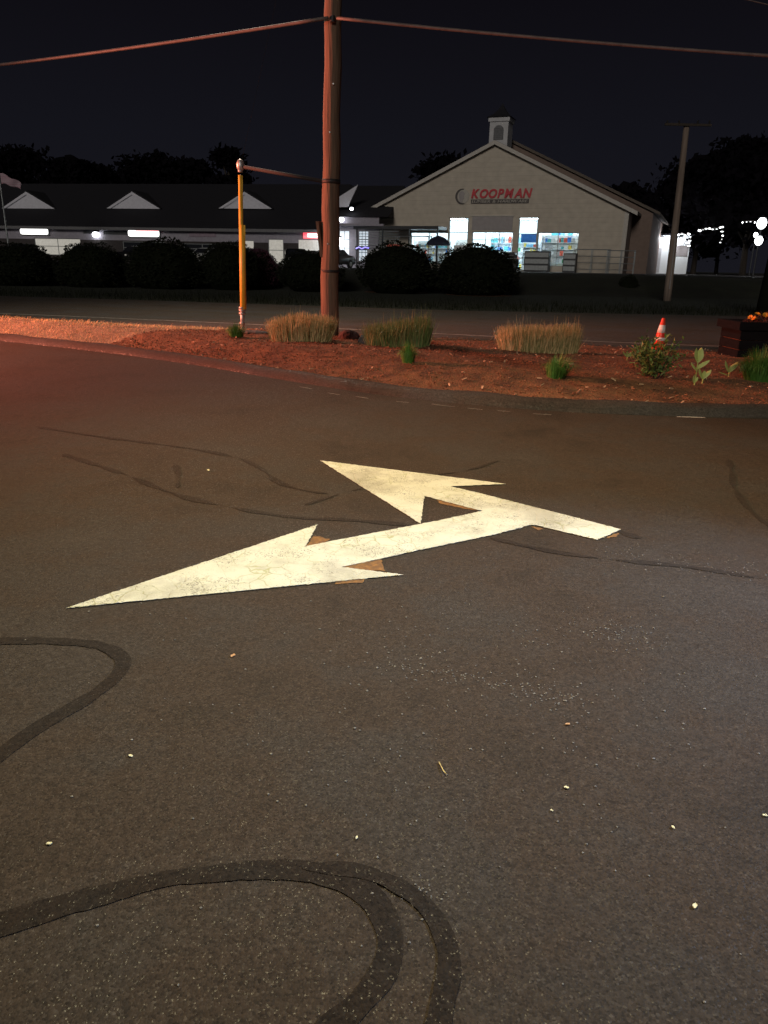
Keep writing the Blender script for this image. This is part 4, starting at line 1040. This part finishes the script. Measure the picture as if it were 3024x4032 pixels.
MB().prism([(35.9, 6.75), (37.2, 7.5), (39.35, 8.75), (38.35, 6.75)], .2, .42).build('gable_end', M['gable'], lk)
tag(lk, 'small link building with lit grid windows between the two shops', 'building')
def wobj(name, mb, mat, label, cat, group=None):
    o = mb.build(name, M[mat]); o.matrix_world = WM.copy(); return tag(o, label, cat, group)
def lit_sign(x0, x1, z0, z1, label, red=False):
    root = empty('lit_sign', WM @ Vector(((x0+x1)/2, .2, (z0+z1)/2)), WR); W, H = (x1-x0)/2, (z1-z0)/2
    MB().box(-W-.05, W+.05, -.02, .19, -H-.05, H+.05).build('cabinet', M['frame'], root)
    pts = []
    rr_ = H*.75
    for cx_, cz_, a0 in ((W-rr_, H-rr_, 0), (-W+rr_, H-rr_, 90), (-W+rr_, -H+rr_, 180), (W-rr_, -H+rr_, 270)):
        pts += [(cx_+rr_*math.cos(R(a0+i*22.5)), cz_+rr_*math.sin(R(a0+i*22.5))) for i in range(5)]
    MB().prism(pts, -.12, -.022).build('lit_face', M['lit_sign'], root)
    if red: MB().box(-W*.5, W, -.14, -.122, H*.72, H*1.02).build('red_stripe', M['lit_red'], root)
    MB().box(-W*.9, W*.9, -.14, -.02, H+.12, H+.17).build('light_bar', M['lit_pale'], root)
    return tag(root, label, 'sign', 'lit signs on the shop row')
lit_sign(2.7, 5.9, 3.84, 4.42, 'left glowing white sign on the low shop row')
lit_sign(15.1, 18.5, 3.78, 4.42, 'glowing white sign with red upper edge on the shop row', True)
wobj('shop_board', MB().box(9.9, 11.3, .32, .398, 4.0, 4.32).box(12.2, 14.9, .32, .398, 3.95, 4.25), 'dark_metal', 'unlit dark board between the two glowing signs', 'sign')
wobj('shop_board', MB().box(21.7, 24.6, .30, .398, 3.86, 4.34), 'pink_sign', 'dull pink unlit board right of the red-edged sign', 'sign')
root = empty('red_sign', WM @ Vector((34.6, .3, 4.15)), WR)
MB().box(-.8, .8, 0, .098, -.3, .3).build('cabinet', M['lit_red'], root)
for z in (-.17, .03): MB().box(-.35, .75, -.03, -.002, z, z+.11).build('lit_strip', M['lit_sign'], root)
tag(root, 'glowing red sign with white strips left of the pole', 'sign')
wobj('window_sign', MB().box(33.3, 36.1, .36, .397, 2.7, 3.7), 'lit_warm', 'pale lit shop window panel beneath the red sign', 'window')
def wall_lamp(M_, loc, s, label):
    root = empty('wall_lamp', M_ @ Vector(loc))
    MB().ball((0, -s*.4, 0), s*1.3, s, s, 10, 7).build('bulb', M['lit_bulb'], root, True)
    MB().lathe((0, -s*.4, s*.9), [(s*1.3, 0), (s*.4, s*.5), (s*.1, s*.6)], 10).build('shade', M['dark_metal'], root)
    MB().box(-.04, .04, -s*.4, .4, s*1.1, s*1.1+.06).build('arm', M['dark_metal'], root)
    return tag(root, label, 'lamp', 'lit wall lamps')
wall_lamp(WM, (11.4, .2, 3.9), .28, 'small round lit wall lamp between the glowing signs')
wall_lamp(WM, (38.0, -.9, 5.55), .22, 'small lit wall lamp high on the link building')
wall_lamp(WM, (38.9, -.5, 6.55), .14, 'tiny lit lamp at the foot of the link building gable')
wall_lamp(WM, (37.7, -1.6, 3.5), .48, 'very bright entrance lamp just right of the utility pole')
wall_lamp(WM, (37.3, -1.7, 2.75), .32, 'lower bright entrance lamp right of the utility pole')
wall_lamp(WM, (36.0, -.3, 4.35), .34, 'bright lamp just left of the pole beside the red sign')
root = empty('neon_sign', WM @ Vector((40.0, -.75, 3.0)), WR)
mb = MB()
mb.tube([(-.6, 0, -.05), (-.3, 0, .1), (0, 0, -.05), (.3, 0, .1), (.7, 0, .02)], .06, 6); mb.build('tube', M['lit_blue'], root); MB().box(-.7, .75, .05, .2, -.15, .2).build('backing', M['dark_metal'], root)
tag(root, 'small blue neon sign on the link building', 'sign')

# parked cars before the shop row
def make_car(bm_, name='parked_car'):
    root = empty(name)
    L, W, H = 4.5, 1.8, 1.45
    side = [(-2.25, .35), (-2.2, .75), (-2.0, .92), (-1.25, .98), (-.75, 1.38), (-.3, 1.46), (.6, 1.45), (1.2, 1.05), (1.9, .92), (2.2, .75), (2.25, .40), (1.9, .28), (-1.9, .28)]
    secs = [(-W/2, .0, .90), (-W/2+.05, .06, .96), (-.45, .08, 1.0), (.45, .08, 1.0), (W/2-.05, .06, .96), (W/2, 0, .90)]
    vs = []; fs = []; n = len(side)
    for (y, dz, k) in secs:
        for x, z in side:
            tuck = .16*max(0, (z-.95)/.5); vs.append((x*(.97+.03*(abs(y) < .6)), y*(1-tuck), z if z < 1 else z*(.985+.015*(abs(y) < .6))))
    for i in range(len(secs)-1):
        for k in range(n): fs.append((i*n+k, i*n+(k+1) % n, (i+1)*n+(k+1) % n, (i+1)*n+k))
    fs.append(tuple(range(n-1, -1, -1))); fs.append(tuple((len(secs)-1)*n+k for k in range(n)))
    MB().add(vs, fs).build('body', bm_, root, True)
    for s in (-1, 1):
        pg = [(-1.15, 1.0), (-.7, 1.34), (.58, 1.36), (1.05, 1.02)]
        MB().prism(pg, s*.885, s*.80).build('side_window', M['dark_glass'], root)
    MB().add([(-1.28, -.68, 1.0), (-1.28, .68, 1.0), (-.8, .6, 1.37), (-.8, -.6, 1.37)], [(0, 3, 2, 1)]).build('windscreen', M['dark_glass'], root)
    MB().add([(1.23, -.68, 1.06), (1.23, .68, 1.06), (.72, .6, 1.42), (.72, -.6, 1.42)], [(0, 1, 2, 3)]).build('rear_window', M['dark_glass'], root)
    for x in (-1.4, 1.4):
        for s in (-1, 1):
            wl = MB().tube([(x, s*.72, .32), (x, s*.92, .32)], .32, 16).build('wheel', M['black_rubber'], root)
            MB().tube([(x, s*.921, .32), (x, s*.93, .32)], .19, 12).build('rim', M['steel'], wl)
    for s in (-1, 1):
        MB().ball((-2.2, s*.62, .68), .05, .16, .08, 8, 5).build('headlight', M['cone_white'], root); MB().ball((2.18, s*.66, .72), .05, .14, .09, 8, 5).build('tail_light', M['sign_red'], root)
    return root
car_paint = [pm('car_dark_blue', (.02, .024, .05), None, 2, .3), pm('car_grey', (.10, .10, .11), None, 2, .3), pm('car_black', (.015, .015, .017), None, 2, .25), pm('car_white', (.60, .62, .62), None, 2, .35)]
protos = [make_car(p_) for p_ in car_paint]
cars = [(0, 5.2, -11, 'dark blue parked car below the left glowing sign'), (2, 11.6, -12, 'black parked car between the two glowing signs'), (1, 16.4, -10, 'grey parked car below the red-edged glowing sign'),
        (2, 22.2, -11, 'black parked car below the dull pink board'), (3, 27.8, -9, 'white parked car right of the yellow guard'), (1, 32.0, -10, 'grey parked car left of the red sign'), (2, 36.8, -12, 'black parked car hidden by the pole and shrub'), (1, 40.2, -13, 'grey parked car before the link building')]
used = set()
for i, u, v, lb in cars:
    o = protos[i] if i not in used else copy_tree(protos[i]); used.add(i)
    q = WM @ Vector((u, v, LOTZ)); o.location = q; o.rotation_euler = (0, 0, WR+R(rnd.choice((70, 90, 110))))
    tag(o, lb, 'car', 'cars parked before the shop row')

# flag at the left border
q = P(6, 905, 70); fo = empty('flagpole', (P(6, 760, 70).x, 70, LOTZ)); zf = P(6, 690, 70).z-LOTZ
MB().tube([(0, 0, 0), (0, 0, zf+.2)], [.09, .05], 10).build('pole', M['frame'], fo); MB().ball((0, 0, zf+.28), .09).build('finial', M['steel'], fo)
tag(fo, 'thin grey flagpole at the left border before the shop row', 'flagpole')
fl_m = pm('dull_flag_cloth', (.46, .40, .44), (.30, .13, .18), 1.0, .8, stretch=(.15, .15, 9))
mb = MB(); vs = []; fs = []; N1, N2 = 22, 8
for i in range(N1+1):
    for j in range(N2+1):
        t = i/N1; vs.append((.1+1.65*t, .16*math.sin(t*8+j*.25)*t, -.72*t**1.4-.85*j/N2*(1-.35*t)+.06*math.sin(t*9)))
for i in range(N1):
    for j in range(N2): fs.append((i*(N2+1)+j, (i+1)*(N2+1)+j, (i+1)*(N2+1)+j+1, i*(N2+1)+j+1))
o = mb.add(vs, fs).build('flag', fl_m, None, True); o.location = (fo.location.x, 70, zf+.15+LOTZ); so = o.modifiers.new('s', 'SOLIDIFY'); so.thickness = .02
tag(o, 'drooping pale pinkish flag on the pole at the left border', 'flag')

# ================================================================== LIT SHED, STRING LIGHTS AND LAMPS AT THE RIGHT
SY = 88
a, b = P(2568, 925, SY), P(2722, 925, SY); zt2 = a.z-LOTZ
sh = empty('white_shed', (a.x, SY, LOTZ)); W = b.x-a.x
MB().box(0, W, 0, 5, 0, zt2).build('walls', M['inner'], sh)
MB().prism([(-.3, zt2+.002), (W+.3, zt2+.002), (W+.3, zt2+.12), (-.3, zt2+.12)], -.4, 5.3).build('roof', M['roof'], sh)
MB().box(.15, 1.25, -.06, -.002, .1, 2.7).build('door', M['cupola'], sh)
MB().box(2.6, 4.2, -.05, -.002, 1.9, 3.0).build('window', M['tan_panel'], sh)
tag(sh, 'white shed wall lit bright behind the leaning far pole', 'shed')
for x, lb in ((.8, 'left shed lamp shining down the white wall'), (2.9, 'right shed lamp shining down the white wall, behind the leaning pole')):
    lr = empty('shed_lamp', (a.x+x, SY-.9, zt2-.15+LOTZ)); MB().lathe((0, 0, 0), [(.22, -.12), (.16, .02), (.04, .08)], 12).build('shade', M['dark_metal'], lr)
    MB().ball((0, 0, -.1), .10).build('bulb', M['lit_bulb'], lr); MB().box(-.03, .03, 0, .9, .02, .07).build('arm', M['dark_metal'], lr)
    tag(lr, lb, 'lamp', 'lamps on the white shed')
    light('shed_light', 'POINT', (a.x+x, SY-1.3, zt2-.4+LOTZ), (0, 0, 0), 130, (.92, .94, 1.0), .1)
def string(pix, Y, s, label, seed):
    r = random.Random(seed); pts = [P(x, y, Y) for x, y in pix]; root = empty('string_lights', pts[0])
    for i, q in enumerate(pts):
        MB().ball(q-pts[0], s*r.uniform(.4, 1.5), s*.6, s*r.uniform(.3, .75), 8, 5).build('bulb', M['dim_bulb' if i % 3 else 'lit_bulb'], root)
    MB().tube([q-pts[0]+Vector((0, 0, s)) for q in pts], .02, 5).build('cord', M['cable'], root)
    return tag(root, label, 'string lights', 'string lights among the right trees')
string([(2672, 925), (2686, 922), (2698, 926), (2712, 922), (2719, 934), (2716, 948), (2708, 956), (2694, 950), (2684, 955), (2712, 968)], 87.2, .14, 'string of white bulbs on the corner of the lit shed', 1)
string([(2755, 908), (2768, 905), (2780, 901), (2794, 900), (2806, 903), (2822, 902), (2836, 896), (2845, 894), (2843, 912), (2846, 928), (2842, 942), (2836, 955)], 80, .12, 'string of white bulbs hanging in the dark right of the far pole', 2)
string([(2924, 876), (2940, 874), (2955, 873), (2972, 876), (2984, 872)], 76, .10, 'short string of white bulbs leading to the bright lamp at right', 3)
def post_lamp(px, py, Y, s, label):
    q = P(px, py, Y); root = empty('lamp_post', (q.x, Y, -.03))
    MB().tube([(0, 0, 0), (0, 0, q.z-s)], [.09, .06], 8).build('post', M['dark_metal'], root)
    MB().ball((0, 0, q.z), s, s, s*1.2, 12, 8).build('globe', M['lit_bulb'], root, True)
    MB().lathe((0, 0, q.z+s*1.1), [(s*.9, 0), (s*.4, s*.4), (.02, s*.6)], 10).build('cap', M['dark_metal'], root)
    return tag(root, label, 'lamp post', 'lamp posts at the right')
post_lamp(3000, 878, 74, .42, 'brightest globe lamp post at the right edge'); post_lamp(2988, 946, 72, .34, 'lower globe lamp near the right edge, below the brightest'); post_lamp(2976, 924, 78, .2, 'small globe lamp between the two at the right edge')
